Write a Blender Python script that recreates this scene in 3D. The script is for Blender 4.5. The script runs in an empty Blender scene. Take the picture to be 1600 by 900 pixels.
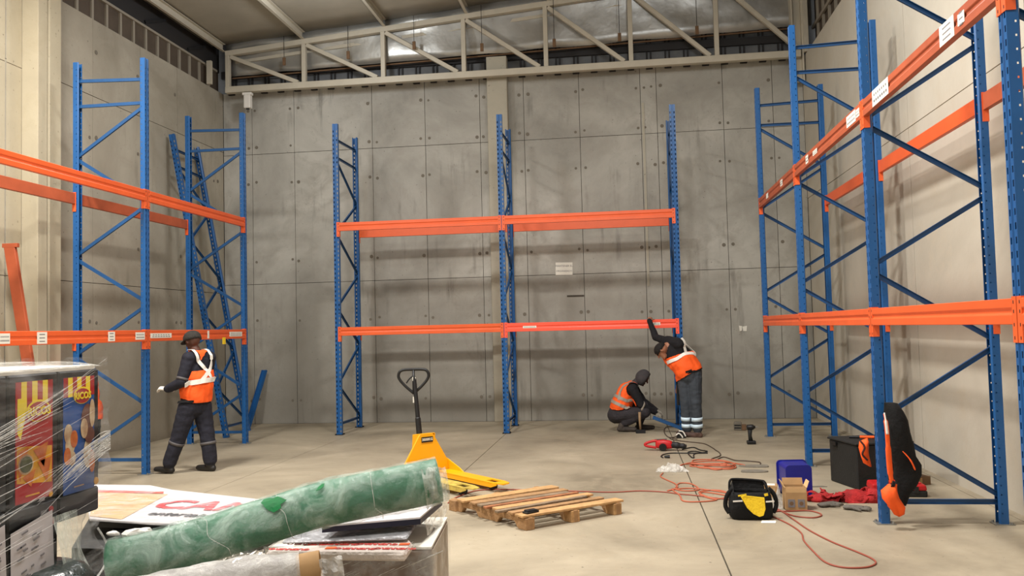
import bpy, bmesh, math, random
from mathutils import Vector, Matrix, noise
from mathutils.bvhtree import BVHTree
import numpy as np
random.seed(7)
PI = math.pi
scene = bpy.context.scene
col = scene.collection
V = Vector

# ------------------------------------------------------------------ camera
CAM = V((0, 0, 1.6814)); FPX = 1335.5
yaw, pitch, roll = 0.1299, 0.0481, -0.0246
Fw = V((-math.sin(yaw)*math.cos(pitch), math.cos(yaw)*math.cos(pitch), math.sin(pitch)))
R0 = V((math.cos(yaw), math.sin(yaw), 0)); U0 = R0.cross(Fw)
Rt = R0*math.cos(roll) + U0*math.sin(roll)
Up = -R0*math.sin(roll) + U0*math.cos(roll)
cd = bpy.data.cameras.new('camera'); cam = bpy.data.objects.new('camera', cd); col.objects.link(cam)
cd.sensor_width = 36; cd.lens = FPX*36/1600; cd.clip_start = 0.05; cd.clip_end = 200
m = Matrix((Rt, Up, -Fw)).transposed().to_4x4(); m.translation = CAM
cam.matrix_world = m
scene.camera = cam
# ------------------------------------------------------------------ world and exposure
w = bpy.data.worlds.new('world'); scene.world = w; w.use_nodes = True
w.node_tree.nodes['Background'].inputs[0].default_value = (1.0, 0.985, 0.96, 1)
w.node_tree.nodes['Background'].inputs[1].default_value = 0.85
scene.view_settings.view_transform = 'Standard'
scene.view_settings.look = 'None'
scene.view_settings.exposure = 0.0
scene.view_settings.gamma = 1.0
# high-bay lamps of the hall (hung from the roof, above the picture)
def lamp(x, y, z, power, size=0.95, colr=(1.0, 0.97, 0.925)):
    l = bpy.data.lights.new('high_bay_light', 'AREA'); l.shape = 'DISK'; l.size = size
    l.energy = power; l.color = colr
    o = bpy.data.objects.new('high_bay_light', l); col.objects.link(o); o.location = (x, y, z)
for (x, y, z, p) in [(-5.6, 6.8, 6.9, 560), (-0.6, 6.8, 7.2, 560), 
                     (-5.6, 0.5, 6.9, 300), (-0.6, 0.5, 7.2, 300)]:
    lamp(x, y, z, p)
def glow(x, y, z, power):
    l = bpy.data.lights.new('pendant_and_fill_light', 'POINT'); l.shadow_soft_size = .18; l.energy = power; l.color = (.92, .96, 1.0)
    o = bpy.data.objects.new('pendant_and_fill_light', l); col.objects.link(o); o.location = (x, y, z)
glow(-4.55, 12.7, 6.8, 110); glow(.9, 9.5, 6.6, 130)  # left: lamp behind the ceiling hot spot; right: added to brighten the roof

# ------------------------------------------------------------------ helpers
def ray(px, py): return Fw*FPX + Rt*(px-800) - Up*(py-450)
def at(px, py, Y):
    d = ray(px, py); return CAM + d*(Y/d.y)
def ground(px, py, z=0.0):
    d = ray(px, py); return CAM + d*((z-CAM.z)/d.z)

def lin(c):
    return tuple((x/12.92 if x <= .04045 else ((x+.055)/1.055)**2.4) for x in [v/255 for v in c]) + (1,)

def mat(name, rgb, rough=.6, metal=0., noise_s=0, noise_a=.15, bump=0, bump_s=60, spec=.4, rgb2=None, rand=0, coat=0):
    m = bpy.data.materials.new(name); m.use_nodes = True; nt = m.node_tree; n = nt.nodes; L = nt.links
    b = n['Principled BSDF']; b.inputs['Roughness'].default_value = rough; b.inputs['Metallic'].default_value = metal
    b.inputs['Specular IOR Level'].default_value = spec
    if coat: b.inputs['Coat Weight'].default_value = coat
    c = lin(rgb); b.inputs['Base Color'].default_value = c
    tc = n.new('ShaderNodeTexCoord')
    out = None
    if noise_s:
        nz = n.new('ShaderNodeTexNoise'); nz.inputs['Scale'].default_value = noise_s; nz.inputs['Detail'].default_value = 6
        nz.inputs['Roughness'].default_value = .6
        L.new(tc.outputs['Object'], nz.inputs['Vector'])
        cr = n.new('ShaderNodeValToRGB'); cr.color_ramp.elements[0].position = .3; cr.color_ramp.elements[1].position = .7
        c2 = lin(rgb2) if rgb2 else tuple(x*(1-noise_a*2) for x in c[:3]) + (1,)
        cr.color_ramp.elements[0].color = c2; cr.color_ramp.elements[1].color = c
        L.new(nz.outputs[0], cr.inputs[0]); out = cr.outputs[0]
        L.new(out, b.inputs['Base Color'])
    if rand:
        oi = n.new('ShaderNodeObjectInfo'); mr = n.new('ShaderNodeMapRange')
        mr.inputs['To Min'].default_value = 1-rand; mr.inputs['To Max'].default_value = 1+rand*.5
        L.new(oi.outputs['Random'], mr.inputs['Value'])
        mx = n.new('ShaderNodeMix'); mx.data_type = 'RGBA'; mx.blend_type = 'MULTIPLY'; mx.inputs[0].default_value = 1
        if out: L.new(out, mx.inputs[6])
        else: mx.inputs[6].default_value = c
        L.new(mr.outputs[0], mx.inputs[7]); L.new(mx.outputs[2], b.inputs['Base Color'])
    if bump:
        nb = n.new('ShaderNodeTexNoise'); nb.inputs['Scale'].default_value = bump_s; nb.inputs['Detail'].default_value = 4
        L.new(tc.outputs['Object'], nb.inputs['Vector'])
        bp = n.new('ShaderNodeBump'); bp.inputs['Strength'].default_value = bump; bp.inputs['Distance'].default_value = .02
        L.new(nb.outputs[0], bp.inputs['Height']); L.new(bp.outputs[0], b.inputs['Normal'])
    return m

def concrete(name, base, dark, stain_rgb, streak=.5, dirt_z=None, rand=.08, spots=True, rough=.85, scale=1.0, spec=.25, coord='Object'):
    """board-marked concrete: broad mottling, vertical run-off streaks, fine specks"""
    m = bpy.data.materials.new(name); m.use_nodes = True; nt = m.node_tree; n = nt.nodes; L = nt.links
    b = n['Principled BSDF']; b.inputs['Roughness'].default_value = rough; b.inputs['Specular IOR Level'].default_value = spec
    geo = n.new('ShaderNodeNewGeometry')
    def nz(sc, det=8, ro=.6, scl=(1, 1, 1), dist=0):
        mp = n.new('ShaderNodeMapping'); mp.inputs['Scale'].default_value = scl
        L.new(geo.outputs['Position'], mp.inputs[0])
        t = n.new('ShaderNodeTexNoise'); t.inputs['Scale'].default_value = sc; t.inputs['Detail'].default_value = det
        t.inputs['Roughness'].default_value = ro; t.inputs['Distortion'].default_value = dist
        L.new(mp.outputs[0], t.inputs['Vector']); return t.outputs[0]
    def ramp(inp, p0, p1, c0=(0, 0, 0, 1), c1=(1, 1, 1, 1)):
        r = n.new('ShaderNodeValToRGB'); r.color_ramp.elements[0].position = p0; r.color_ramp.elements[1].position = p1
        r.color_ramp.elements[0].color = c0; r.color_ramp.elements[1].color = c1; L.new(inp, r.inputs[0]); return r.outputs[0]
    def mix(fac, a, bb, mode='MIX'):
        x = n.new('ShaderNodeMix'); x.data_type = 'RGBA'; x.blend_type = mode
        if isinstance(fac, (int, float)): x.inputs[0].default_value = fac
        else: L.new(fac, x.inputs[0])
        for i, s in ((6, a), (7, bb)):
            if isinstance(s, tuple): x.inputs[i].default_value = s
            else: L.new(s, x.inputs[i])
        return x.outputs[2]
    c = ramp(nz(.55*scale, 10, .62, dist=.4), .32, .68, lin(dark), lin(base))
    c = mix(ramp(nz(2.6*scale, 8, .7, dist=.6), .50, .72), c, lin(stain_rgb))
    if streak:
        s = ramp(nz(5.0*scale, 5, .6, (1, 1, .12)), .56, .78)
        s2 = ramp(nz(1.1*scale, 4, .6), .42, .62)
        mu = n.new('ShaderNodeMath'); mu.operation = 'MULTIPLY'; L.new(s, mu.inputs[0]); L.new(s2, mu.inputs[1])
        mu2 = n.new('ShaderNodeMath'); mu2.operation = 'MULTIPLY'; L.new(mu.outputs[0], mu2.inputs[0]); mu2.inputs[1].default_value = streak
        c = mix(mu2.outputs[0], c, tuple(x*.45 for x in lin(dark)[:3])+(1,))
    if dirt_z:
        # rising damp and grime of the lower pour: a real stain with its own ragged edge
        sx = n.new('ShaderNodeSeparateXYZ'); L.new(geo.outputs['Position'], sx.inputs[0])
        nn = nz(.8, 6, .6); ad = n.new('ShaderNodeMath'); ad.operation = 'MULTIPLY_ADD'
        L.new(nn, ad.inputs[0]); ad.inputs[1].default_value = 3.0; L.new(sx.outputs['Z'], ad.inputs[2])
        mr = n.new('ShaderNodeMapRange'); mr.inputs['From Min'].default_value = dirt_z[0]+1.5; mr.inputs['From Max'].default_value = dirt_z[1]+1.5
        mr.inputs['To Min'].default_value = dirt_z[2]; mr.inputs['To Max'].default_value = 0
        L.new(ad.outputs[0], mr.inputs['Value'])
        c = mix(mr.outputs[0], c, lin(dirt_z[3]), 'MIX')
    if spots:
        s = ramp(nz(22*scale, 3, .5), .68, .76)
        c = mix(s, c, tuple(x*.6 for x in lin(dark)[:3])+(1,))
    if rand:
        oi = n.new('ShaderNodeObjectInfo'); mr = n.new('ShaderNodeMapRange')
        mr.inputs['To Min'].default_value = 1-rand; mr.inputs['To Max'].default_value = 1+rand*.6
        L.new(oi.outputs['Random'], mr.inputs['Value']); c = mix(1.0, c, mr.outputs[0], 'MULTIPLY')
    L.new(c, b.inputs['Base Color'])
    bp = n.new('ShaderNodeBump'); bp.inputs['Strength'].default_value = .25; bp.inputs['Distance'].default_value = .01
    L.new(nz(14, 8, .65), bp.inputs['Height']); L.new(bp.outputs[0], b.inputs['Normal'])
    return m

def film(name, lo, hi, white=(235, 235, 235), scl=(1, 1, 1), ns=8, rough=.18, amax=.8, dist=.3):
    """clear stretch film: see-through with milky streaks along its folds"""
    m = bpy.data.materials.new(name); m.use_nodes = True; nt = m.node_tree; n = nt.nodes; L = nt.links
    b = n['Principled BSDF']; b.inputs['Base Color'].default_value = lin(white); b.inputs['Roughness'].default_value = rough
    b.inputs['Specular IOR Level'].default_value = .9
    tc = n.new('ShaderNodeTexCoord'); mp = n.new('ShaderNodeMapping'); mp.inputs['Scale'].default_value = scl
    L.new(tc.outputs['Object'], mp.inputs[0])
    t = n.new('ShaderNodeTexNoise'); t.inputs['Scale'].default_value = ns; t.inputs['Detail'].default_value = 8; t.inputs['Roughness'].default_value = .65
    t.inputs['Distortion'].default_value = dist
    L.new(mp.outputs[0], t.inputs['Vector'])
    mr = n.new('ShaderNodeMapRange'); mr.inputs['From Min'].default_value = .42; mr.inputs['From Max'].default_value = .72
    mr.inputs['To Min'].default_value = lo; mr.inputs['To Max'].default_value = hi
    L.new(t.outputs[0], mr.inputs['Value']); L.new(mr.outputs[0], b.inputs['Alpha'])
    bp = n.new('ShaderNodeBump'); bp.inputs['Strength'].default_value = .9; bp.inputs['Distance'].default_value = .02
    L.new(t.outputs[0], bp.inputs['Height']); L.new(bp.outputs[0], b.inputs['Normal'])
    return m

class MB:
    def __init__(s): s.v = []; s.f = []; s.m = []
    def add(s, vs, fs, mi=0):
        o = len(s.v); s.v += [tuple(v) for v in vs]; s.f += [tuple(i+o for i in f) for f in fs]; s.m += [mi]*len(fs); return s
    def frame(s, c, ax, ay, az, mi=0):
        c = V(c); ax = V(ax); ay = V(ay); az = V(az)
        vs = [c+ax*i+ay*j+az*k for k in (-1, 1) for j in (-1, 1) for i in (-1, 1)]
        return s.add(vs, [(0, 2, 3, 1), (4, 5, 7, 6), (0, 1, 5, 4), (2, 6, 7, 3), (0, 4, 6, 2), (1, 3, 7, 5)], mi)
    def box(s, x0, x1, y0, y1, z0, z1, mi=0):
        return s.frame(((x0+x1)/2, (y0+y1)/2, (z0+z1)/2), ((x1-x0)/2, 0, 0), (0, (y1-y0)/2, 0), (0, 0, (z1-z0)/2), mi)
    def bar(s, p, q, w, h, up=(0, 0, 1), mi=0):
        p = V(p); q = V(q); d = (q-p); L = d.length; d.normalize(); up = V(up)
        if abs(d.dot(up)) > .98: up = V((0, 1, 0))
        sd = d.cross(up).normalized(); u = sd.cross(d).normalized()
        return s.frame((p+q)/2, d*(L/2), sd*(w/2), u*(h/2), mi)
    def rings(s, rs, close=True, cap=True, mi=0):
        n = len(rs[0]); vs = [p for r in rs for p in r]; fs = []
        for i in range(len(rs)-1):
            for j in range(n if close else n-1):
                a = i*n+j; b = i*n+(j+1) % n; fs.append((a, b, b+n, a+n))
        if cap and close:
            fs.append(tuple(range(n-1, -1, -1))); fs.append(tuple((len(rs)-1)*n+j for j in range(n)))
        return s.add(vs, fs, mi)
    def tube(s, pts, r, n=8, mi=0, cap=True, flat=1.0):
        pts = [V(p) for p in pts]; rs = []
        up = V((0, 0, 1)); prev = None
        for i, p in enumerate(pts):
            d = (pts[min(i+1, len(pts)-1)] - pts[max(i-1, 0)]).normalized()
            if prev is None:
                a = d.cross(up)
                if a.length < .1: a = d.cross(V((0, 1, 0)))
                a.normalize()
            else: a = (prev - d*prev.dot(d)).normalized()
            prev = a; b = d.cross(a); rr = r[i] if isinstance(r, (list, tuple)) else r
            rs.append([p + a*math.cos(2*PI*k/n)*rr + b*math.sin(2*PI*k/n)*rr*flat for k in range(n)])
        return s.rings(rs, cap=cap, mi=mi)
    def cyl(s, c, r, h, n=16, axis='z', mi=0, r2=None):
        c = V(c); e = {'x': V((1, 0, 0)), 'y': V((0, 1, 0)), 'z': V((0, 0, 1))}[axis]
        return s.tube([c, c+e*h], [r, r if r2 is None else r2], n, mi)
    def prism(s, poly, d, mi=0):
        """poly: list of 3D points, d: extrusion vector"""
        d = V(d); n = len(poly); vs = [V(p) for p in poly] + [V(p)+d for p in poly]
        fs = [tuple(range(n-1, -1, -1)), tuple(range(n, 2*n))] + [(i, (i+1) % n, (i+1) % n+n, i+n) for i in range(n)]
        return s.add(vs, fs, mi)
    def mesh(s, name, mats, smooth=False):
        me = bpy.data.meshes.new(name); me.from_pydata(s.v, [], s.f)
        for m_ in (mats if isinstance(mats, (list, tuple)) else [mats]): me.materials.append(m_)
        me.polygons.foreach_set('material_index', s.m)
        if smooth: me.polygons.foreach_set('use_smooth', [True]*len(s.f))
        bm = bmesh.new(); bm.from_mesh(me); bmesh.ops.recalc_face_normals(bm, faces=bm.faces); bm.to_mesh(me); bm.free()
        me.update(); return me
    def build(s, name, mats, parent=None, bevel=0, smooth=False, subsurf=0, seg=1):
        return link(name, s.mesh(name, mats, smooth), parent, bevel, subsurf, seg)

def link(name, me, parent=None, bevel=0, subsurf=0, seg=1):
    o = bpy.data.objects.new(name, me); col.objects.link(o); o.parent = parent
    if bevel:
        b = o.modifiers.new('bevel', 'BEVEL'); b.width = bevel; b.segments = seg; b.limit_method = 'ANGLE'; b.angle_limit = .6
    if subsurf:
        b = o.modifiers.new('sub', 'SUBSURF'); b.levels = subsurf; b.render_levels = subsurf
    return o
def tag(o, label=None, cat=None, group=None, kind=None):
    for k, v_ in (('label', label), ('category', cat), ('group', group), ('kind', kind)):
        if v_: o[k] = v_
    return o
def empty(name, loc=(0, 0, 0), rz=0., label=None, cat=None, group=None, kind=None):
    o = bpy.data.objects.new(name, None); col.objects.link(o); o.location = loc; o.rotation_euler = (0, 0, rz)
    o.empty_display_size = .1
    return tag(o, label, cat, group, kind)
def dup(o, parent=None):
    c = o.copy(); col.objects.link(c); c.parent = parent
    for ch in list(o.children): dup(ch, c)
    return c
def smooth_pts(pts, k=6):
    pts = [V(p) for p in pts]; out = []
    for i in range(len(pts)-1):
        p0 = pts[max(i-1, 0)]; p1 = pts[i]; p2 = pts[i+1]; p3 = pts[min(i+2, len(pts)-1)]
        for j in range(k):
            t = j/k
            out.append(.5*((2*p1)+(-p0+p2)*t+(2*p0-5*p1+4*p2-p3)*t*t+(-p0+3*p1-3*p2+p3)*t**3))
    out.append(pts[-1]); return out
def text(name, s, size, m, parent, loc, xdir, ydir, align='CENTER', depth=.0006, shear=0, bold=0):
    """lettering: built-in font turned into a thin mesh lying in the plane of xdir / ydir"""
    c = bpy.data.curves.new(name, 'FONT'); c.body = s; c.size = size; c.align_x = align; c.align_y = 'CENTER'; c.extrude = depth
    c.shear = shear; c.offset = bold; c.resolution_u = 2
    t = bpy.data.objects.new(name, c); col.objects.link(t)
    dg = bpy.context.evaluated_depsgraph_get(); me = bpy.data.meshes.new_from_object(t.evaluated_get(dg))
    bpy.data.objects.remove(t); me.name = name; me.materials.clear(); me.materials.append(m)
    x = V(xdir).normalized(); y = V(ydir).normalized(); z = x.cross(y)
    M = Matrix((x, y, z)).transposed().to_4x4(); M.translation = V(loc)
    me.transform(M)
    return link(name, me, parent)
def loft(rows, n=20, nz=0., fs=3., seed=0, squareness=1.):
    """soft closed shape from rows of (centre, half-width vector, half-depth vector)"""
    rs = []
    for i, (c, a, b) in enumerate(rows):
        c = V(c); a = V(a); b = V(b); r = []
        for k in range(n):
            t = 2*PI*k/n; ct = math.cos(t); st = math.sin(t)
            ct = math.copysign(abs(ct)**squareness, ct); st = math.copysign(abs(st)**squareness, st)
            p = c+a*ct+b*st
            if nz: p += (p-c).normalized()*nz*noise.noise(p*fs+V((seed, 0, 0)))
            r.append(p)
        rs.append(r)
    return MB().rings(rs)

# ------------------------------------------------------------------ materials
M = {}
M['blue'] = mat('blue_powder_coat', (22, 88, 150), .38, 0, 3, .10, spec=.5)
M['blue_dark'] = mat('blue_brace_coat', (24, 78, 130), .4, 0, 3, .12, spec=.5)
M['orange'] = mat('orange_powder_coat', (234, 98, 46), .38, 0, 2.5, .08, spec=.5)
M['orange_dull'] = mat('orange_dull_coat', (184, 90, 56), .5, 0, 3, .15, spec=.4)  # duller, browner orange used on some of the beams
M['red_orange'] = mat('new_beam_red_orange', (255, 92, 66), .35, 0, 2.5, .05, spec=.5)
M['galv'] = mat('galvanised_steel', (165, 165, 160), .45, .7, 12, .2)
M['dark_steel'] = mat('dark_steel', (50, 50, 52), .5, .5, 12, .2)
M['paper'] = mat('white_paper', (228, 224, 212), .7)
M['ink'] = mat('black_ink', (40, 38, 40), .7)
M['ink_grey'] = mat('grey_ink', (120, 116, 118), .7)
M['cream_steel'] = mat('cream_painted_steel', (196, 188, 170), .5, 0, 4, .06)
M['yellow'] = mat('yellow_enamel', (250, 176, 14), .35, 0, 3, .06, spec=.5)
M['yellow_worn'] = mat('scuffed_yellow_enamel', (226, 196, 90), .5, 0, 10, .25, rgb2=(150, 130, 60))
M['black_plastic'] = mat('black_plastic', (24, 24, 25), .45, 0, 6, .2)
M['black_matte'] = mat('black_matte', (30, 30, 29), .7, 0, 8, .2, bump=.2)
M['black_cloth'] = mat('black_cloth', (12, 12, 13), .9, 0, 10, .2, bump=.4, bump_s=30)
M['navy'] = mat('navy_workwear', (34, 34, 46), .85, 0, 5, .25, bump=.8, bump_s=9)
M['grey_trouser'] = mat('slate_work_trousers', (62, 68, 76), .85, 0, 6, .2, bump=.9, bump_s=10)
M['black_top'] = mat('black_jersey', (24, 22, 26), .9, 0, 5, .2, bump=.6, bump_s=10)
M['hood'] = mat('charcoal_hood', (66, 62, 64), .9, 0, 8, .15, bump=.4, bump_s=30)
M['hivis'] = mat('hi_vis_orange', (255, 96, 28), .75, 0, 5, .08, bump=.6, bump_s=9)
M['hivis_dark'] = mat('hi_vis_trim', (60, 30, 22), .8)
M['reflect'] = mat('reflective_tape_white', (226, 222, 214), .45)
M['reflect_grey'] = mat('reflective_tape_grey', (146, 136, 124), .5)
M['reflect_blue'] = mat('reflective_tape_pale_blue', (206, 226, 240), .4)  # pale blue tape of the trouser bands
M['skin_dark'] = mat('skin_dark', (86, 54, 42), .55, 0, 12, .1)
M['skin_mid'] = mat('skin_brown', (164, 112, 86), .55, 0, 12, .1)
M['shoe'] = mat('black_boot_leather', (34, 31, 28), .5, 0, 10, .2)
M['eye'] = mat('eye_dark', (30, 20, 18), .3)
M['hair'] = mat('black_hair', (22, 18, 16), .8, bump=.6, bump_s=60)
M['kraft'] = mat('kraft_cardboard', (178, 142, 98), .8, 0, 10, .1)
M['kraft_in'] = mat('kraft_cardboard_inside', (222, 184, 134), .8, 0, 10, .06)
M['kraft_dark'] = mat('brown_cardboard', (120, 92, 66), .8, 0, 8, .15)
M['red_case'] = mat('red_plastic_case', (196, 30, 34), .45, 0, 5, .1)
M['red_cloth'] = mat('red_webbing', (176, 34, 36), .85, 0, 12, .25, bump=.4)
M['blue_bin'] = mat('blue_polythene', (24, 30, 132), .35, 0, 4, .1, spec=.5)
M['glove'] = mat('grey_glove', (112, 106, 98), .9, 0, 20, .2, bump=.4)
M['cord_orange'] = mat('orange_cord', (184, 100, 72), .6)
M['cord_dark'] = mat('brown_black_cord', (70, 56, 46), .55)
M['cord_red'] = mat('red_cord', (150, 76, 60), .6)
M['wood_handle'] = mat('ash_handle', (150, 122, 90), .6, 0, 14, .15)
M['stone'] = mat('grey_fibre_pad', (128, 122, 110), .9, 0, 12, .15)
M['yellow_cloth'] = mat('yellow_cloth', (246, 208, 40), .8, 0, 6, .06, bump=.3)
M['white_plastic'] = mat('white_plastic', (226, 222, 214), .5)
M['tie_dark'] = mat('tie_hole_mortar', (116, 109, 98), .9)
M['green_dark'] = mat('green_wrap_bare', (16, 128, 66), .4, 0, 20, .2)
M['black_gloss'] = mat('black_carton_print', (20, 20, 20), .35)
M['film'] = film('stretch_film', .06, .55, scl=(1, 1, 1), ns=7)
M['wall_back'] = concrete('concrete_back_wall', (192, 189, 180), (143, 140, 132), (160, 156, 147), .9, dirt_z=(0.2, 3.6, .65, (124, 119, 108)), rand=.06)
M['wall_left'] = concrete('concrete_left_wall', (180, 173, 158), (146, 139, 124), (162, 154, 139), .5, rand=.06, dirt_z=(0.0, 3.0, .5, (122, 110, 92)))
M['wall_right'] = concrete('precast_right_wall', (196, 189, 174), (176, 168, 153), (188, 178, 160), .15, rand=.03, spots=False)
M['pilaster'] = concrete('concrete_pier', (186, 176, 152), (166, 156, 134), (176, 165, 140), .35, rand=0)
M['pier_back'] = concrete('concrete_back_pier', (186, 180, 164), (164, 158, 142), (174, 167, 150), .5, rand=0, dirt_z=(0.2, 3.4, .5, (128, 118, 100)))
M['joint'] = mat('concrete_joint_dark', (74, 68, 60), .95)
M['floor'] = concrete('floor_concrete', (178, 166, 144), (128, 118, 100), (158, 146, 124), 0, rand=0, rough=.55, scale=1.1, spec=.35)
# ================================================================== the setting
WY, WL, WR, WH = 15.63, -7.636, 3.285, 6.4
def struct(o): o['kind'] = 'structure'; return o
# floor: slabs between the saw cuts, each a piece of the floor
fl = struct(empty('floor'))
MB().box(WL-.3, 6, -8, WY+.3, -.2, -.02).build('floor_base', M['joint'], fl)
gx = [WL-.2, -6.9, -4.55, -1.955, .655, 3.2, 5.9]; gy = [-7.9, -2.2, 3.8, 9.87, 15.6]
for i in range(len(gx)-1):
    for j in range(len(gy)-1):
        g = .006 if gx[i] == .655 or gx[i+1] == .655 else .003
        MB().box(gx[i]+g, gx[i+1]-g, gy[j]+.002, gy[j+1]-.002, -.03, 0).build('floor_slab', M['floor'], fl)

def panel_wall(name, axis, pos, us, zs, m, sgn, base):
    """cast wall: dark base slab with each formwork panel proud of its joints"""
    w_ = struct(empty(name))
    if axis == 'y': MB().box(us[0]-.3, us[-1]+.3, pos+.03*sgn, pos+.3*sgn, 0, zs[-1]).build('wall_core', M['joint'], w_)
    else: MB().box(pos+.03*sgn, pos+.3*sgn, us[0], us[-1]+.3, 0, zs[-1]).build('wall_core', M['joint'], w_)
    for i in range(len(us)-1):
        for j in range(len(zs)-1):
            g = .0045; off = random.uniform(0, .006)*sgn
            a, b, c, d = us[i]+g, us[i+1]-g, zs[j]+(g if j else 0), zs[j+1]-(g if j < len(zs)-2 else 0)
            if axis == 'y': MB().box(a, b, *sorted((pos+off, pos+.05*sgn)), c, d).build('concrete_panel', m, w_)
            else: MB().box(*sorted((pos+off, pos+.05*sgn)), a, b, c, d).build('concrete_panel', m, w_)
    return w_
bx_ = [-7.636, -7.05, -6.2, -4.65, -3.62, -2.57, -1.74, -.71, .41, .70, 1.88, 2.75, 3.285]
wb = panel_wall('wall_back', 'y', WY, bx_, [0, 2.66, 5.18, 6.4], M['wall_back'], 1, 0)
wl = panel_wall('wall_left', 'x', WL, [-8, -5, -2, 1, 4, 7, 9.72, 11.5, 12.75, 13.9, 15.3, 15.63], [0, 2.5, 5.25, 6.4], M['wall_left'], -1, 0)
wr = panel_wall('wall_right', 'x', WR, [-8, -4.8, -1.7, 1.4, 4.6, 7.3, 10.2, 13.4, 15.63], [0, 3.87, 6.37], M['wall_right'], 1, 0)
# tie holes left by the formwork, in pairs beside the joints
t = MB()
for x in bx_[1:-1]:
    for z in (.45, 1.95, 3.1, 4.62, 5.3, 6.05):
        for dx in (-.075, .075):
            if random.random() < .82:
                r = random.uniform(.022, .034); c = (x+dx+random.uniform(-.02, .02), WY-.002, z+random.uniform(-.02, .02))
                t.cyl(c, r, .012, 12, 'y')
tag(t.build('tie_hole', M['tie_dark'], wb), kind='stuff')
t = MB()
for y in (11.5, 12.75, 13.9, 15.3):
    for z in (.45, 1.95, 3.1, 4.62, 5.9):
        for dy in (-.08, .08):
            if random.random() < .8: t.cyl((WL-.01, y+dy, z+random.uniform(-.03, .03)), random.uniform(.022, .034), .014, 12, 'x')
tag(t.build('tie_hole', M['tie_dark'], wl), kind='stuff')
# vertical chase strip and rough ledges cast in the back wall
MB().box(.43, .47, WY-.012, WY+.02, 2.4, 5.75).build('wall_rib', M['pier_back'], wb)
MB().box(-1.03, -.72, WY-.006, WY+.02, 2.245, 2.275).build('patch_scar', M['joint'], wb)
# pier in the middle of the back wall
pc = struct(empty('trim_1', (-2.215, WY, 0)))
MB().box(-.19, .19, -.14, .05, 0, 6.75).build('pier', M['pier_back'], pc, bevel=.01)
# pier on the left wall
pl = struct(empty('trim_2', (WL, 10.2, 0)))
MB().box(0, .235, -.2, -.02, 0, 9).build('pier_front', M['pilaster'], pl, bevel=.006)
MB().box(0, .25, .0, .235, 0, 9).build('pier_back', M['pilaster'], pl, bevel=.006)
MB().box(0, .20, -.03, .01, 0, 9).build('pier_joint', M['joint'], pl)
# the nearer, taller stretch of left wall in front of the pier
hi = struct(empty('trim_3', (WL, 0, 0)))
MB().box(-.3, .004, -8, 9.70, 6.4, 9).build('upper_wall', M['pilaster'], hi)
for (a, b) in ((-2, 1), (1, 4), (4, 7), (7, 9.70), (9.72, 10.0)):
    for (c, d) in ((0, 2.5), (2.51, 5.2), (5.21, 6.4)):
        MB().box(0, .006, a+.005, b-.005, c, d).build('wall_panel', M['pilaster'], hi)

# roof: sloping foil-faced sheet on purlins
def rz_(x): return 7.12 + .083*(x+7.4)
roof_mat = mat('roof_insulation_foil', (176, 168, 152), .5, .15, 1.2, .1, bump=.6, bump_s=1.4)
cs = struct(empty('ceiling'))
nx, ny = 26, 40; g = MB(); vs = []
xs = [WL-.2 + (6.2-WL+.2)*i/nx for i in range(nx+1)]; ys = [-8 + (15.35+8)*j/ny for j in range(ny+1)]
for x in xs:
    for y in ys:
        vs.append((x, y, rz_(x)+.16+.03*noise.noise(V((x*1.2, y*.5, 0)))))
g.add(vs, [(i*(ny+1)+j, (i+1)*(ny+1)+j, (i+1)*(ny+1)+j+1, i*(ny+1)+j+1) for i in range(nx) for j in range(ny)])
o = g.build('roof_lining', roof_mat, cs, smooth=True); so = o.modifiers.new('s', 'SOLIDIFY'); so.thickness = .04; so.offset = 1
MB().prism([(WL-.4, -8, rz_(WL)+.4), (6.2, -8, rz_(6.2)+.4), (6.2, -8, rz_(6.2)+.5), (WL-.4, -8, rz_(WL)+.5)], (0, 24.2, 0)).build('roof_sheet', M['dark_steel'], cs)
for x in (-7.45, -5.86, -4.28, -2.72, -1.2, .36, 1.9, 3.4, 5):
    p = MB(); z = rz_(x)
    p.box(x-.03, x+.03, -8, 15.3, z, z+.012).box(x-.03, x-.024, -8, 15.3, z, z+.15).box(x-.03, x+.03, -8, 15.3, z+.14, z+.15)
    p.build('purlin', M['cream_steel'], cs)

# roof truss across the hall just before the back wall
TY = 15.32
tr = struct(empty('trim_4', (0, TY, 0)))
def ztop(x): return rz_(x)-.04
MB().bar((-7.42, 0, 6.375), (3.2, 0, 6.375), .12, .12).build('bottom_chord', M['cream_steel'], tr, bevel=.006)
MB().bar((-7.42, 0, ztop(-7.42)), (3.4, 0, ztop(3.4)), .11, .10).build('top_chord', M['cream_steel'], tr, bevel=.006)
vx = [-7.38, -5.86, -4.32, -2.79, -1.27, .26, 1.77, 3.3]
for i, x in enumerate(vx):
    MB().bar((x, 0, 6.4), (x, 0, ztop(x)), .08, .09).build('vertical_post', M['cream_steel'], tr, bevel=.004)
    if i < len(vx)-1:
        MB().bar((x+.05, 0, ztop(x)-.06), (vx[i+1]-.12, 0, 6.44), .075, .075).build('diagonal_web', M['cream_steel'], tr, bevel=.004)
# second chord line of the eaves beam just behind the truss
MB().bar((-7.3, .16, ztop(-7.3)-.13), (3.3, .16, ztop(3.3)-.16), .05, .06).build('eaves_rail', M['cream_steel'], tr)
# steel column in the far right corner
sc = struct(empty('trim_5', (3.16, 15.42, 0)))
MB().box(-.10, -.07, -.1, .1, 5.9, 8.2).box(.07, .1, -.1, .1, 5.9, 8.2).box(-.07, .07, -.012, .012, 5.9, 8.2).build('steel_column', M['cream_steel'], sc)
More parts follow.
